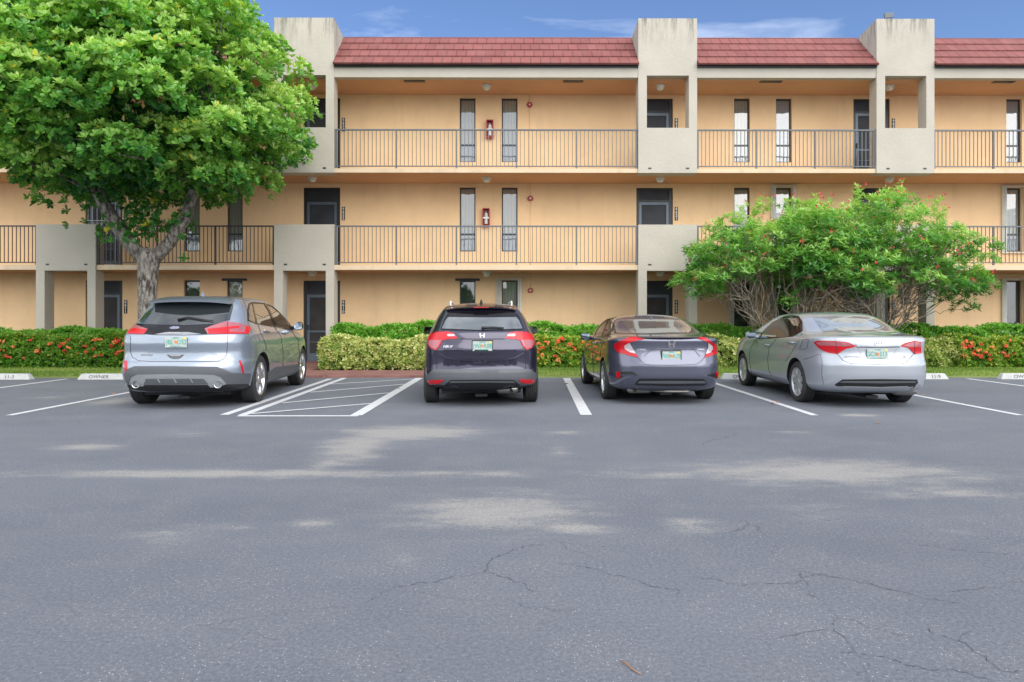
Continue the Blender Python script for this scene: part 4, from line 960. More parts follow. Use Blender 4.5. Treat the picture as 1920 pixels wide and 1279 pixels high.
for pl in ([(556,812),(740,810),(800,850),(780,862),(620,862),(602,892),(560,892)],[(1640,848),(1735,826),(1740,880),(1650,862)]): c.patch('bumper_vent',Z,pl,M['black'],.004,2.5)
c.patch('vent_blade',Z,[(600,846),(770,848),(776,858),(600,858)],P_CIV,.012,2.5)
c.patch('reflector',Z,[(552,815),(592,812),(598,882),(556,886)],M['lampred'],.012,2.); c.patch('reflector',Z,[(1737,815),(1764,810),(1768,880),(1743,886)],M['lampred'],.012,2.)
c.patch('window_surround',Z,[(268,402),(322,296),(392,220),(442,184),(480,180),(512,236),(545,345),(505,366),(390,402),(290,412)],M['blackgloss'],.002,3.,mirror=True)
for nm,pl in (('front_door_window',[(282,398),(335,298),(400,224),(440,194),(405,285),(368,385)]),('rear_door_window',[(384,382),(420,285),(456,196),(476,192),(504,250),(474,358)]),('quarter_window',[(488,372),(512,268),(534,345)])): c.patch(nm,Z,pl,M['glass_mid'],.005,2.5,mirror=True)
for pts in ([(250,430),(255,520),(262,640),(280,860)],[(385,400),(370,500),(350,640)],[(140,470),(135,600),(160,790)]): c.strip('door_seam',Z,pts,.7,M['seam'],.0015,mirror=True)
handle(c,Z,(270,468),(318,460),M['chrome']); handle(c,Z,(372,470),(398,462),P_CIV)
c.strip('sill_trim',Z,[(180,865),(260,920),(350,970)],1.2,M['greyl'],.006,mirror=True)
c.mirror_(-.875,2.4,.97,-1,M['blackgloss'],.18,.14); c.mirror_(.875,2.4,.97,1,M['blackgloss'],.18,.14)
outline(c,Z,[(270,405),(322,298),(392,221),(442,185),(480,181),(512,238),(544,344)],1.5); outline(c,Z,[(450,190),(412,285),(376,390)],2.); outline(c,Z,[(508,255),(481,368)],1.6)
c.fin(1.3,.06,.13,P_CIV)
c.badge(1070+1209/6.3933,570+478/6.3933,join(honda(.10,.070,.013),rrect(.115,.10,.007)),'badge',M['chrome'],.008)
c.badge(1070+852/6.3933,570+549/6.3933,text_mb('CIVIC',.034,.0015,.001,sx=1.6),'lettering',M['chrome'],.005)
c.badge(1070+1556/6.3933,570+545/6.3933,text_mb('TOURING',.024,.001,.001,sx=1.1),'lettering',M['chrome'],.005)
under(c,4.45,.6,(-.60,-.22,.32,.215,.06)); pipe(c,-.50,.17,.215,.026,mat=M['exh']); glasses_common(c,0,0,1.03,1.25,.58,4.3,.66)
MB().tube([(-.25,.3,.2),(0,.26,.185),(.3,.26,.185),(.4,.3,.21)],.018,8).build('exhaust_link',M['exh'],c.o,smooth=True)
# =============================================== pale sedan
c=T; Z=Z4_
c.patch('rear_window',Z,[(783,122),(900,116),(1120,113),(1330,114),(1400,140),(1490,198),(1572,262),(1500,268),(1200,264),(890,264),(850,215),(805,150)],M['glass_light'],.004,3.)
T1=c.patch('tail_light',Z,[(798,345),(840,329),(990,334),(1100,346),(1178,378),(1150,390),(1088,402),(1040,430),(1012,453),(930,441),(860,410),(822,375)],M['lampred'],.009,3.)[0]
c.patch('clear_lens',Z,[(822,350),(850,338),(990,341),(1095,352),(1148,374),(1080,384),(1000,378),(850,372)],M['lamppink'],.012,2.5,parent=T1)
T2=c.patch('tail_light',Z,[(1568,379),(1620,350),(1700,333),(1757,343),(1760,445),(1700,453),(1680,430),(1650,396)],M['lampred'],.009,3.)[0]
c.patch('clear_lens',Z,[(1600,376),(1640,355),(1700,341),(1756,349),(1757,384),(1700,388),(1650,386)],M['lamppink'],.012,2.5,parent=T2)
for a_,b_,pp in (((994,335),(1004,450),T1),((1697,336),(1699,452),T2)): c.strip('lamp_split',Z,[a_,b_],.8,M['seam'],.013,parent=pp)
c.strip('boot_seam',Z,[(968,288),(994,334)],.8,M['seam'],.0015)
c.strip('boot_seam',Z,[(1012,455),(1060,510),(1130,539),(1350,542),(1600,540),(1650,503),(1688,455)],.9,M['seam'],.002)
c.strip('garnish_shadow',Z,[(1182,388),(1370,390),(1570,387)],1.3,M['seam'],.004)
c.patch('boot_garnish',Z,[(1170,362),(1250,372),(1370,374),(1500,372),(1585,362),(1570,383),(1370,385),(1185,384)],P_COR,.014,3.)
c.strip('licence_recess_edge',Z,[(1188,395),(1215,440),(1240,492)],.8,M['greyl'],.002); c.strip('licence_recess_edge',Z,[(1548,395),(1520,440),(1490,492)],.8,M['greyl'],.002)
c.plate(1360+1365/4.8,570+450/4.8,'GCX S13','TOYOTA of CLERMONT',wdt=.295)
c.patch('bumper_diffuser',Z,[(985,724),(1055,679),(1400,676),(1725,680),(1733,708),(1700,742),(1400,750),(1000,738)],M['black'],.006,3.5)
c.patch('diffuser_trim',Z,[(1030,706),(1060,694),(1700,694),(1715,706),(1400,712)],M['greyp'],.014,3.)
c.patch('diffuser_trim',Z,[(1060,738),(1400,746),(1640,738),(1640,746),(1400,756),(1060,748)],M['greyl'],.014,3.)
p,n=c.hit(1360+1693/4.8,570+738/4.8); pipe(c,p.x,p.y+.01,p.z-.015,.034,mat=M['exh'])
c.patch('window_surround',Z,[(296,312),(356,232),(428,166),(540,114),(600,106),(665,116),(692,160),(694,240),(610,292),(480,302),(318,316)],M['blackgloss'],.002,3.,mirror=True)
for nm,pl in (('front_door_window',[(312,306),(370,232),(440,168),(532,122),(500,200),(464,294)]),('rear_door_window',[(482,292),(520,205),(560,122),(602,114),(658,122),(672,165),(612,286)]),('quarter_window',[(624,276),(682,180),(686,238)])): c.patch(nm,Z,pl,M['glass_mid'],.005,3.,mirror=True)
for pts in ([(690,262),(660,330),(600,430),(540,520)],[(468,300),(395,395),(380,500),(392,600),(420,650)],[(270,320),(225,400),(215,500),(235,620)],[(706,500),(780,478),(852,450),(872,520),(868,640),(885,725)],[(668,402),(700,320),(748,318)],[(748,318),(738,395),(705,410),(668,402)]): c.strip('panel_seam',Z,pts,.7,M['seam'],.0015,mirror=True)
handle(c,Z,(348,366),(402,372),P_COR); handle(c,Z,(562,344),(626,350),P_COR)
outline(c,Z,[(300,314),(358,232),(430,166),(540,114),(600,106),(665,116),(691,160),(693,240),(612,290),(480,302),(300,314)],1.5); outline(c,Z,[(546,116),(510,200),(472,296)],3.); outline(c,Z,[(678,170),(618,284)],1.8)
c.mirror_(-.88,2.66,.995,-1,P_COR,.19,.13); c.mirror_(.88,2.66,.995,1,P_COR,.19,.13)
tb=join(ellipse_ring(.056,.038,.007,.006),ellipse_ring(.018,.036,.006,.007),moved(ellipse_ring(.036,.016,.006,.007),Matrix.Translation((0,0,.018))))
c.badge(1360+1376/4.8,570+353/4.8,tb,'badge',M['chrome'],.008)
c.badge(1360+1142/4.8,570+475/4.8,text_mb('COROLLA',.030,.0015,.001,sx=1.5),'lettering',M['greyl'],.004)
c.badge(1360+1612/4.8,570+478/4.8,text_mb('LE',.028,.0015,.001,sx=1.4),'lettering',M['greyl'],.004)
under(c,4.45,.6,(.30,.66,.34,.235,.065)); glasses_common(c,0,0,1.06,1.30,.58,4.3,.68)
# ---------------------------------------------------------------- plants
def leafmat(name,cols,rough=.35,trans=.35,back=(.10,.20,.03)):
    t=NT(name); a=t.n.new('ShaderNodeAttribute'); a.attribute_name='v'
    r=t.n.new('ShaderNodeValToRGB'); t.l.new(a.outputs['Fac'],r.inputs[0]); el=r.color_ramp.elements
    for i,(p,c) in enumerate(cols):
        if i<2: e=el[i]; e.position=p
        else: e=el.new(p)
        e.color=tuple(c)+(1,)
    t.base(r.outputs[0]); t.p(Roughness=rough); t.b.inputs['Specular IOR Level'].default_value=.4
    tr=t.n.new('ShaderNodeBsdfTranslucent'); m2=t.mix(1.,r.outputs[0],(1.3,1.5,.6,1),'MULTIPLY'); t.l.new(m2,tr.inputs[0])
    mx=t.n.new('ShaderNodeMixShader'); mx.inputs[0].default_value=trans; t.l.new(t.b.outputs[0],mx.inputs[1]); t.l.new(tr.outputs[0],mx.inputs[2]); t.l.new(mx.outputs[0],t.out.inputs[0])
    return t.mat
# leaf outlines: (x across, y along, lift) and faces
OBO=(np.array([(0,0,0),(-.30,.42,.03),(.30,.42,.03),(-.46,.75,.0),(.46,.75,.0),(0,1,-.07),(0,.62,-.035)]),[(0,2,6,1),(1,6,5,3),(2,4,5,6)])
LAN=(np.array([(0,0,0),(-.5,.38,.02),(.5,.38,.02),(0,1,-.18),(0,.45,-.05)]),[(0,2,4,1),(1,4,3),(2,3,4)])
def leaves(name,C,A,nper,L,W,tilt,shape,mat,V,parent=None,jit=.25,off=None,roll=.5,spread=.0):
    """C centres (n,3), A axis directions (n,3), nper leaves per rosette; V per-rosette colour value"""
    n=len(C); N=n*nper; C=np.repeat(C,nper,0); A=np.repeat(A,nper,0); V=np.repeat(V,nper)+RNG.normal(0,.06,N)
    A=A/np.linalg.norm(A,axis=1,keepdims=True)
    ref=np.where(np.abs(A[:,2:3])<.9,np.array([[0,0,1.]]),np.array([[1.,0,0]])); U=np.cross(A,ref); U/=np.linalg.norm(U,axis=1,keepdims=True); W_=np.cross(A,U)
    ph=(np.tile(np.arange(nper),n)*2.399+np.repeat(RNG.uniform(0,6.28,n),nper))+RNG.normal(0,.2,N)
    ti=RNG.uniform(tilt[0],tilt[1],N)
    rad=U*np.cos(ph)[:,None]+W_*np.sin(ph)[:,None]
    D=A*np.cos(ti)[:,None]+rad*np.sin(ti)[:,None]
    S=np.cross(D,A); S/=np.linalg.norm(S,axis=1,keepdims=True)+1e-9; Nn=np.cross(S,D)
    ro=RNG.normal(0,roll,N)[:,None]; S2=S*np.cos(ro)+Nn*np.sin(ro); N2=np.cross(S2,D)
    l=(L*RNG.uniform(1-jit,1+jit,N))[:,None]; w_=(W*RNG.uniform(1-jit,1+jit,N))[:,None]
    if spread: C=C+A*RNG.uniform(-spread,spread,N)[:,None]
    sv,sf=shape; k=len(sv)
    P=C[:,None,:]+D[:,None,:]*(l*sv[:,1][None,:])[:,:,None]+S2[:,None,:]*(w_*sv[:,0][None,:])[:,:,None]+N2[:,None,:]*(l*sv[:,2][None,:])[:,:,None]
    P=P.reshape(-1,3)
    if off is not None: P=P-np.array(off)
    li=[];ls=[];st=0
    base=np.arange(N)*k; tot=sum(len(f) for f in sf)
    idx=np.concatenate([np.array(f) for f in sf]); LI=(base[:,None]+idx[None,:]).reshape(-1)
    lens=np.array([len(f) for f in sf]); LT=np.tile(lens,N); LS=np.concatenate([[0],np.cumsum(LT)[:-1]])
    me=bpy.data.meshes.new(name); me.vertices.add(len(P)); me.vertices.foreach_set('co',P.astype(np.float32).reshape(-1))
    me.loops.add(len(LI)); me.loops.foreach_set('vertex_index',LI.astype(np.int32)); me.polygons.add(len(LT)); me.polygons.foreach_set('loop_start',LS.astype(np.int32)); me.polygons.foreach_set('loop_total',LT.astype(np.int32))
    me.update(calc_edges=True); me.validate()
    at=me.attributes.new('v','FLOAT','POINT'); at.data.foreach_set('value',np.clip(np.repeat(V,k),0,1).astype(np.float32))
    me.materials.append(mat); o=bpy.data.objects.new(name,me); COL.objects.link(o)
    if parent is not None: o.parent=parent
    elif off is not None: o.location=off
    return o
def barkmat(name,a,b,sc_=6.,st=(1,1,.35)):
    t=NT(name); P=t.obj(); n=t.noise(sc_,6,.7,vec=t.scaled(P,st)); n2=t.noise(2.,3,vec=P)
    c=t.mix(t.ramp(n,0,1,.42,.6),a+(1,),b+(1,)); t.base(t.mix(t.ramp(n2,0,.5,.5,.7),c,tuple((x+y)/2 for x,y in zip(a,b))+(1,))); t.p(Roughness=.9)
    t.bump(n,.9,.04); return t.mat
M['bark']=barkmat('grey_bark',(.055,.045,.038),(.36,.33,.29),14.)
M['twig']=barkmat('pale_twig_bark',(.14,.11,.085),(.32,.27,.215),20.)
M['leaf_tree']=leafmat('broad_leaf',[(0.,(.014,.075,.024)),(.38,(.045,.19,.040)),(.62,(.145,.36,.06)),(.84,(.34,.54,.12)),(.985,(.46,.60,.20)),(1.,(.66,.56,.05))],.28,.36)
M['leaf_shrub']=leafmat('lance_leaf',[(0.,(.020,.095,.022)),(.38,(.10,.29,.06)),(.70,(.30,.52,.12)),(1.,(.54,.66,.24))],.35,.35)
M['leaf_hedge']=leafmat('hedge_leaf',[(0.,(.020,.095,.012)),(.5,(.075,.26,.025)),(1.,(.24,.48,.06))],.35,.3)
M['leaf_ixora']=leafmat('ixora_leaf',[(0.,(.025,.09,.012)),(.4,(.08,.22,.02)),(.75,(.24,.38,.04)),(1.,(.50,.46,.07))],.35,.3)
M['leaf_vari']=leafmat('variegated_leaf',[(0.,(.07,.18,.03)),(.35,(.26,.36,.07)),(.65,(.55,.56,.20)),(1.,(.74,.70,.38))],.4,.25)
M['flower']=leafmat('red_orange_petal',[(0.,(.55,.03,.02)),(.5,(.80,.10,.05)),(1.,(.88,.30,.10))],.6,.2)
M['flower_red']=leafmat('red_petal',[(0.,(.50,.015,.04)),(1.,(.80,.10,.12))],.6,.2)
def unit(n):
    v=RNG.normal(size=(n,3)); return v/np.linalg.norm(v,axis=1,keepdims=True)
def branch_path(a,b,n=6,sag=.0,wob=.06):
    a=np.array(a,float); b=np.array(b,float); L=np.linalg.norm(b-a); out=[]
    off=np.zeros(3)
    for i in range(n+1):
        t=i/n; p=a+(b-a)*t; p[2]+=sag*L*math.sin(PI*t); 
        if 0<i<n: p=p+RNG.normal(0,wob*L/n*1.2,3)
        out.append(tuple(p))
    return out
# ---- big broad-leaved tree
TX,TY=gx(277,16.2),16.2
tree=empty('shade_tree',(TX,TY,.05)); tag(tree,'large broad leaved shade tree with dense bright green crown at left','tree')
O=np.array((TX,TY,.05))
FK=(TX+.03,TY-.02,2.78)
tm=MB()
def T_(pts,rad,k=14,noise=.03): tm.tube([tuple(np.array(p)-O) for p in pts],rad,k,0,True,noise)
T_([(TX-.02,TY,-.05),(TX-.02,TY,.15),(TX-.01,TY,.6),(TX,TY,1.3),(TX,TY-.01,2.0),(TX+.01,TY-.02,2.45),(TX+.03,TY-.02,2.75),(TX+.05,TY-.02,2.95)],[.27,.235,.21,.2,.205,.225,.25,.2],18,.04)
LB=[(TX-.02,TY,2.62),(gx(235,16.1),16.1,3.2),(gx(205,16.),16.,3.75),(gx(185,15.9),15.9,4.2),(gx(160,15.7),15.7,4.9),(gx(130,15.6),15.6,5.8)]
RB=[(TX+.05,TY,2.62),(gx(318,16.2),16.2,3.1),(gx(348,16.2),16.2,3.7),(gx(368,16.1),16.1,4.5),(gx(385,16.0),16.,5.6),(gx(380,15.9),15.9,6.6)]
T_(LB,[.17,.165,.15,.135,.11,.08]); T_(RB,[.16,.145,.13,.115,.09,.06])
T_([(TX+.08,TY-.1,2.78),(TX+.12,TY-.24,2.93)],[.085,.075],12,.02)
# crown of leaf clumps
cc=np.array((TX+.05,15.55,5.95)); cl=[]
tries=0
def crown_r(d):
    # radius of the crown in direction d
    rx,ry=(4.0 if d[0]>0 else 4.4),3.7; rz=3.35 if d[2]>0 else (2.3 if d[0]>0 else 2.55)
    return 1/math.sqrt((d[0]/rx)**2+(d[1]/ry)**2+(d[2]/rz)**2)
while len(cl)<215 and tries<40000:
    tries+=1; d=unit(1)[0]; u=RNG.uniform(.50,1.)**.55
    if d[1]>.55 and RNG.random()<.6: continue
    r=crown_r(d)*u*(.93+.07*math.sin(d[0]*9+3)*math.cos(d[2]*7)); p=cc+d*r
    if abs(p[0]-TX)<2.1 and p[2]<4.25: continue
    py_=HOR-FPX*(p[2]-CAMZ)/p[1]; px_=CX+FPX*p[0]/p[1]
    if px_+.52*FPX/p[1]>np.interp(py_,[-250,0,60,120,200,290,335,370,410],[390,492,528,588,612,606,566,525,480]): continue
    if all(np.linalg.norm((p-q[0])/np.array((1,1,.75)))>.58 for q in cl): cl.append((p,d,u))
C=[];A=[];V=[]
for p,d,u in cl:
    R0=RNG.uniform(.50,.78); n=int(78*(R0/.62)**2); q=unit(n); q[:,2]=np.where(q[:,2]<-.35,-q[:,2],q[:,2])
    rr=RNG.uniform(.72,1.05,n)[:,None]; pts=p+q*rr*np.array((R0,R0,R0*.72)); C.append(pts)
    a=q*.8+np.array((0,-.10,.75))+d*.35; A.append(a)
    tone=RNG.normal(0,.07)
    V.append(np.clip(.66+tone+.30*q[:,2]+.08*(d[2])-.06*q[:,1]+RNG.normal(0,.08,n),0.05,.90))  # lighter clump tops: young leaf tips plus highlights painted into the tone
# inner fill, darker leaves
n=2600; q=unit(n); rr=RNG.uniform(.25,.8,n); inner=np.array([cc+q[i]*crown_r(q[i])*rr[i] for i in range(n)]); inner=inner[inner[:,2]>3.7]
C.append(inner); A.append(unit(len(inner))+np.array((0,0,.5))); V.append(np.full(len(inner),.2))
# sprouts in the fork, with a few yellow leaves
n=150; fk=np.array((TX,TY-.1,3.72))+RNG.normal(0,1,(n,3))*np.array((.50,.2,.34)); C.append(fk); A.append(unit(n)+np.array((0,-.3,.5))); v=np.full(n,.42); v[:6]=1.3; V.append(v)
C=np.concatenate(C);A=np.concatenate(A);V=np.concatenate(V)
V[RNG.random(len(V))<.003]=1.3
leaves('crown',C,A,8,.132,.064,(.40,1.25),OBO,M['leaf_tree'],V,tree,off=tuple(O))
pick=RNG.permutation(len(cl))[:46]
for i in pick:
    p=cl[i][0]; src=(LB[4] if p[0]<TX-.6 else RB[4]) if p[2]>4.8 else (LB[3] if p[0]<TX-.3 else RB[3])
    T_(branch_path(src,p,5,.05,.12),[.055,.045,.035,.028,.02,.012],6,0)
tm.build('trunk',M['bark'],tree,smooth=True)
# ---- flowering shrubs: many thin stems under a wide crown
def jatropha(bx,by,x0,x1,zt,zb,label,seed,ncl,sgn=1):
    global RNG
    RNG=np.random.default_rng(seed); o=empty('flowering_shrub',(bx,by,.05)); tag(o,label,'shrub','flowering shrubs in front of the wall'); O=np.array((bx,by,.05))
    cx=(x0+x1)/2; rx=(x1-x0)/2; cl=[]; t=0
    while len(cl)<ncl and t<30000:
        t+=1; x=RNG.uniform(x0,x1); y=by+RNG.uniform(-1.15,1.05); u=(x-cx)/rx
        top=zt-(.95*abs(u)**2.2)*(1.25 if u*sgn<0 else .35)-.25*((y-by)/1.1)**2+.22*math.sin(x*3.1+seed)+.12*math.sin(x*7.3); bot=zb+.80*(1-abs(u)**1.6)-.10*abs(u)
        if top-bot<.2: continue
        z=bot+(top-bot)*RNG.random()**.75
        p=np.array((x,y,z))
        if all(np.linalg.norm(p-q)>.33 for q in cl): cl.append(p)
    C=[];A=[];V=[];F=[];tips=[]
    for p in cl:
        R0=RNG.uniform(.24,.38); n=int(17*(R0/.3)**2); q=unit(n); q[:,2]=np.abs(q[:,2])*1.0-.25
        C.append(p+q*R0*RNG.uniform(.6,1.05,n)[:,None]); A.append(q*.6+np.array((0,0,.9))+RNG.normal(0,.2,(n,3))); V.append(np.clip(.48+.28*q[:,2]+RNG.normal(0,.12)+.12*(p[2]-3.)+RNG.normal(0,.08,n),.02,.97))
        if RNG.random()<.45: F.append(p+np.array((RNG.normal(0,.12),RNG.normal(-.14,.1),R0*.95)))
    # long shoots standing above the crown
    for k in range(9):
        x=cx+rx*RNG.uniform(-.6,.75); y=by+RNG.uniform(-.8,.4); u=(x-cx)/rx; z=zt-.95*abs(u)**2.2
        for j in range(9):
            C.append(np.array([(x+j*.03,y,z+j*.055)])+RNG.normal(0,.05,(1,3))); A.append(np.array([(.2,0,1.)])+RNG.normal(0,.3,(1,3))); V.append(np.array([.82]))
        F.append(np.array((x+.28,y,z+.56)))
    C=np.concatenate(C);A=np.concatenate(A);V=np.concatenate(V)
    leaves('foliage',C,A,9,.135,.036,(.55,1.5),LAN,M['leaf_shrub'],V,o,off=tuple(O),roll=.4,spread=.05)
    F=np.array(F); nf=len(F); Fc=np.repeat(F,3,0)+RNG.normal(0,.03,(nf*3,3))
    leaves('blossom',Fc,unit(len(Fc))+np.array((0,-.6,.8)),5,.030,.030,(.9,1.4),OBO,M['flower_red'],RNG.random(len(Fc)),o,off=tuple(O))
    sm=MB(); stems=[]
    for k in range(9):
        a=RNG.uniform(0,2*PI); u=RNG.uniform(-1,1); tgt=np.array((cx+rx*.62*u,by+RNG.uniform(-.7,.7),zb+.55+.3*RNG.random())); st=np.array((bx+.22*math.cos(a),by+.18*math.sin(a),.0))
        P=branch_path(st,tgt,7,.0,.30); 
        P=[(p[0],p[1],p[2]+.0) for p in P]; sm.tube([tuple(np.array(p)-O) for p in P],[.042,.036,.032,.028,.025,.022,.018,.014],6,noise=.05); stems.append(P)
    for p in cl:
        best=min(stems,key=lambda P:np.linalg.norm(np.array(P[5])-p)); s_=best[int(RNG.integers(3,8))]
        sm.tube([tuple(np.array(q)-O) for q in branch_path(s_,p,5,.04,.25)],[.014,.012,.010,.009,.007,.004],5)
    sm.build('stems',M['twig'],o,smooth=True)
YS=17.1
jatropha(gx(1497,YS),YS,gx(1286,YS),gx(1640,YS),gz(372,YS)-.42,gz(598,YS)+.25,'wide flowering shrub with red blossoms and bare twisted stems behind the silver sedan',11,165)
jatropha(gx(1650,YS+.1),YS+.1,gx(1460,YS),gx(1822,YS),gz(356,YS)-.42,gz(598,YS)+.22,'wide flowering shrub with red blossoms between the right tower and the silver sedan',23,185,-1)
# ---- hedges: every hedge a box of leaf rosettes over a twiggy core
def hedge(name,x0,x1,y0,y1,zt,label,mat,L,W,dens,vmean,vs=.15,flowers=0,fmat=None,zb=.06,shape=OBO,wave=.055,cat='hedge',seed=1,group=None,vpatch=0.,fz=(.35,1.)):
    global RNG
    RNG=np.random.default_rng(seed); cx,cy=(x0+x1)/2,(y0+y1)/2; o=empty(name,(cx,cy,zb)); tag(o,label,cat,group); O=np.array((cx,cy,zb))
    a,b,h=(x1-x0),(y1-y0),zt-zb
    def prof(x): return zt+wave*np.sin(x*2.3+seed)+wave*.6*np.sin(x*6.1+1.3*seed)
    C=[];A=[]
    n=int(a*h*dens); x=RNG.uniform(x0,x1,n); z=zb+RNG.random(n)*(prof(x)-zb); bul=.10*np.sin(x*4.+seed)*.5+.08*np.sin(x*9+z*7)
    y=y0-bul*.5+RNG.normal(0,.035,n)+.10*((z-zb)/h-.5)**2*4*.6; C.append(np.stack([x,y,z],1)); A.append(np.stack([RNG.normal(0,.35,n),-1+RNG.normal(0,.3,n),.55+RNG.normal(0,.35,n)],1))
    n=int(a*b*dens*1.1); x=RNG.uniform(x0,x1,n); y=RNG.uniform(y0,y1,n); z=prof(x)+RNG.normal(0,.03,n); C.append(np.stack([x,y,z],1)); A.append(np.stack([RNG.normal(0,.4,n),-.25+RNG.normal(0,.3,n),np.ones(n)],1))
    for xe,s in ((x0,-1),(x1,1)):
        n=int(b*h*dens); y=RNG.uniform(y0,y1,n); z=zb+RNG.random(n)*h; C.append(np.stack([xe+RNG.normal(0,.04,n),y,z],1)); A.append(np.stack([s*np.ones(n),RNG.normal(-.2,.3,n),.4+RNG.normal(0,.3,n)],1))
    C=np.concatenate(C);A=np.concatenate(A); nn=len(C)
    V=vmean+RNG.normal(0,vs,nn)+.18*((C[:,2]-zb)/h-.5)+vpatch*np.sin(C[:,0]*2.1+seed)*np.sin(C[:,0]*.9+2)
    # young shoots above the top
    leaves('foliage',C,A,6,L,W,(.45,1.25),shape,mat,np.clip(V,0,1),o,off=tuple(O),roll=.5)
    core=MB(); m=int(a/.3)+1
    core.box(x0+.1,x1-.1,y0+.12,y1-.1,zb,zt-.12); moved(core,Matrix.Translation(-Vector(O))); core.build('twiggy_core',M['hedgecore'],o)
    st=MB()
    for k in range(int(a*5)):
        xx=RNG.uniform(x0+.05,x1-.05); st.tube([(xx-cx,y0+.12-cy,0),(xx-cx+RNG.normal(0,.05),y0+.06-cy,.14),(xx-cx+RNG.normal(0,.1),y0+.02-cy,.3)],[.012,.010,.006],4)
    st.build('stems',M['twig'],o)
    if flowers:
        n=int(a*flowers); x=RNG.uniform(x0,x1,n); dens_=.5+.5*np.sin(x*1.7+seed); x=x[RNG.random(n)<.35+.65*dens_]; n=len(x); z=zb+h*(fz[0]+(fz[1]-fz[0])*RNG.random(n)); 
        F=np.stack([x,y0-.075+RNG.normal(0,.03,n),z],1); k=7; Fc=np.repeat(F,k,0)+RNG.normal(0,.020,(n*k,3))*np.array((1.3,.7,.8)); Vf=np.repeat(RNG.random(n),k)
        leaves('blossom',Fc,np.stack([RNG.normal(0,.4,n*k),-np.ones(n*k),.7+RNG.normal(0,.3,n*k)],1),4,.028,.026,(.9,1.5),OBO,fmat or M['flower'],np.clip(Vf+RNG.normal(0,.1,n*k),0,1),o,off=tuple(O))
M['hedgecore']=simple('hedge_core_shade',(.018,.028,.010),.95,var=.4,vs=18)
GH='hedges along the building'
hedge('hedge',-16.,gx(245,17.9),17.75,18.5,.93,'clipped green hedge behind the red flowering hedge at far left',M['leaf_hedge'],.075,.038,520,.66,seed=3,group=GH)
hedge('flowering_hedge',-16.,gx(262,16.9),16.85,17.7,.80,'low hedge full of red flowers left of the silver SUV',M['leaf_ixora'],.075,.036,620,.46,.14,15,None,seed=5,group=GH)
hedge('hedge',gx(629,17.8),gx(1190,17.8),17.65,18.5,1.07,'clipped green hedge behind the dark SUV between the two centre towers',M['leaf_hedge'],.078,.040,560,.72,seed=7,group=GH)
hedge('hedge',gx(1306,17.8),16.,17.75,18.5,1.02,'clipped green hedge behind the silver sedan, running to the right edge',M['leaf_hedge'],.078,.040,520,.66,seed=9,group=GH)
hedge('variegated_hedge',gx(604,16.8),gx(838,16.8),16.72,17.6,.73,'pale yellow green variegated hedge on the brick path',M['leaf_vari'],.085,.040,560,.50,.20,seed=12,group=GH)
hedge('flowering_hedge',gx(925,16.9),gx(1150,16.9),16.85,17.6,.80,'yellow green hedge with orange flowers between the dark SUV and the violet grey sedan',M['leaf_ixora'],.075,.038,620,.64,.16,34,None,seed=14,group=GH,fz=(.25,1.02),vpatch=.2)
hedge('variegated_hedge',gx(1300,16.9),gx(1440,16.9),16.85,17.6,.74,'pale variegated hedge between the violet grey sedan and the silver sedan',M['leaf_vari'],.085,.040,560,.45,.20,seed=16,group=GH)
hedge('variegated_hedge',gx(1668,16.9),gx(1797,16.9),16.85,17.6,.76,'pale variegated hedge just right of the silver sedan',M['leaf_vari'],.085,.040,560,.42,.20,seed=18,group=GH)
hedge('flowering_hedge',gx(1792,16.9),16.,16.85,17.6,.78,'yellow green hedge with orange red flowers at the right edge',M['leaf_ixora'],.075,.038,620,.64,.17,40,None,seed=21,group=GH,fz=(.3,1.02),vpatch=.25)
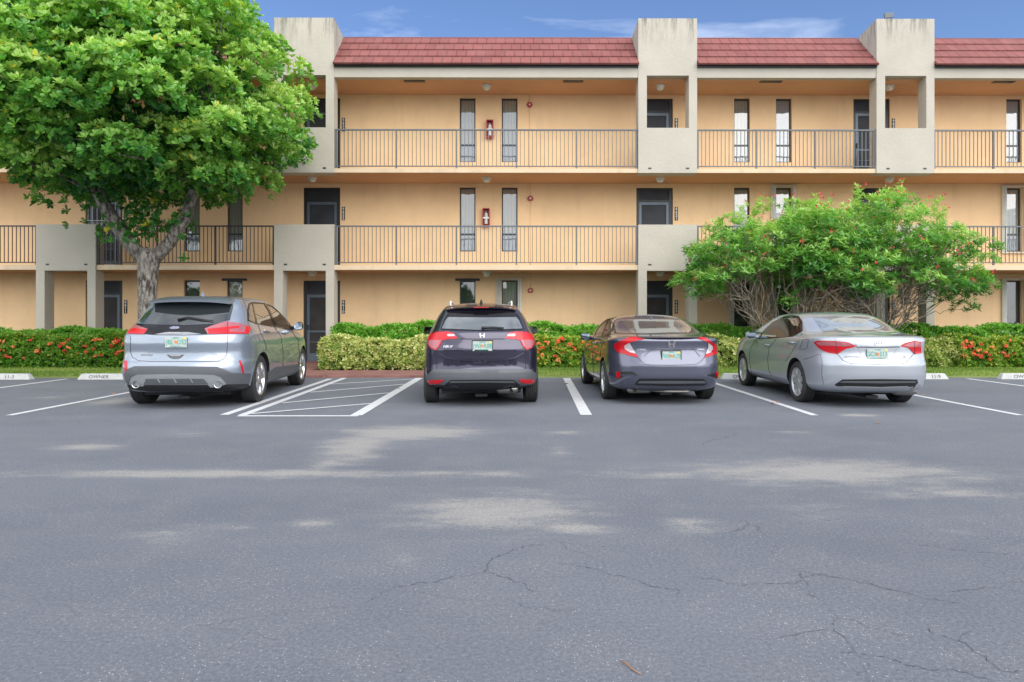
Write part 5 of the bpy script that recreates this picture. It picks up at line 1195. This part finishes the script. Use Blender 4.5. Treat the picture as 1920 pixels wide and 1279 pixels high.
# stray shoots over the hedges
# ---- grass blades, fallen leaves, twig
def grassmat():
    return leafmat('grass_blade',[(0.,(.09,.17,.03)),(.5,(.22,.34,.06)),(1.,(.46,.46,.16))],.6,.3)
RNG=np.random.default_rng(5); GC=[]
for a,b in ((-14.5,-6.5),(-1.2,15.5)):
    n=int((b-a)*1.75*1500); x=RNG.uniform(a,b,n); y=15.08+RNG.random(n)*1.75; GC.append(np.stack([x,y,.02+np.clip((y-15.1)*.1,0,.045)],1))
GC=np.concatenate(GC); n=len(GC)
g=leaves('grass',GC,np.stack([RNG.normal(0,.3,n),RNG.normal(0,.3,n),np.ones(n)],1),1,.060,.010,(.0,.6),LAN,grassmat(),np.clip(.45+RNG.normal(0,.2,n)+.25*np.sin(GC[:,0]*1.3)*np.sin(GC[:,1]*3),0,1),jit=.4); tag(g,'short green grass along the edge of the car park','grass',kind='stuff')
fm=leafmat('dry_leaf',[(0.,(.22,.10,.04)),(.5,(.42,.26,.10)),(1.,(.50,.14,.08))],.8,.1)
L_=[]
for k in range(60):
    x=RNG.uniform(-11,12); y=RNG.choice([RNG.uniform(14.3,15.05),RNG.uniform(10,14.8)],p=[.7,.3]); L_.append((x,y,.008))
for p in ((310,735),(206,740),(1640,795),(1445,757),(1450,758),(1455,756)): a_,b_=gnd(*p); L_.append((a_,b_,.008))
L_=np.array(L_); lf=leaves('fallen_leaves',L_,np.tile(np.array([[0,0,1.]]),(len(L_),1))+RNG.normal(0,.05,(len(L_),3)),1,.075,.05,(1.35,1.5),OBO,fm,RNG.random(len(L_)),roll=.2); tag(lf,'dry fallen leaves scattered over the asphalt','leaf litter',kind='stuff')
tw=MB(); a_=G(1163,1242); b_=G(1185,1258); c_=G(1203,1268)
tw.tube([(a_[0],a_[1],.006),((a_[0]+b_[0])/2,(a_[1]+b_[1])/2+.004,.010),(b_[0],b_[1],.007),(c_[0],c_[1],.004)],[.002,.003,.003,.0015],6)
tag(tw.build('fallen_twig',simple('reddish_twig',(.30,.16,.10),.8),smooth=True),'thin brown twig lying on the asphalt near the bottom edge','twig')

# ---- tree belt across the road behind the photographer (seen in the window and paint reflections)
RNG=np.random.default_rng(31); n=7000; x=RNG.uniform(-48,48,n); hh=5.6+1.8*np.sin(x*.35)+1.1*np.sin(x*.9+1); z=.2+RNG.random(n)**.8*hh; y=-46+RNG.uniform(-2.5,2.5,n)+1.2*np.sin(x*.8)
tb=leaves('distant_tree_belt',np.stack([x,y,z],1),unit(n)+np.array((0,.4,.7)),6,.62,.34,(.5,1.4),OBO,M['leaf_tree'],np.clip(.3+RNG.normal(0,.15,n)+.2*(z/hh-.5),0,.9)); tag(tb,'belt of trees across the road','trees',kind='stuff')
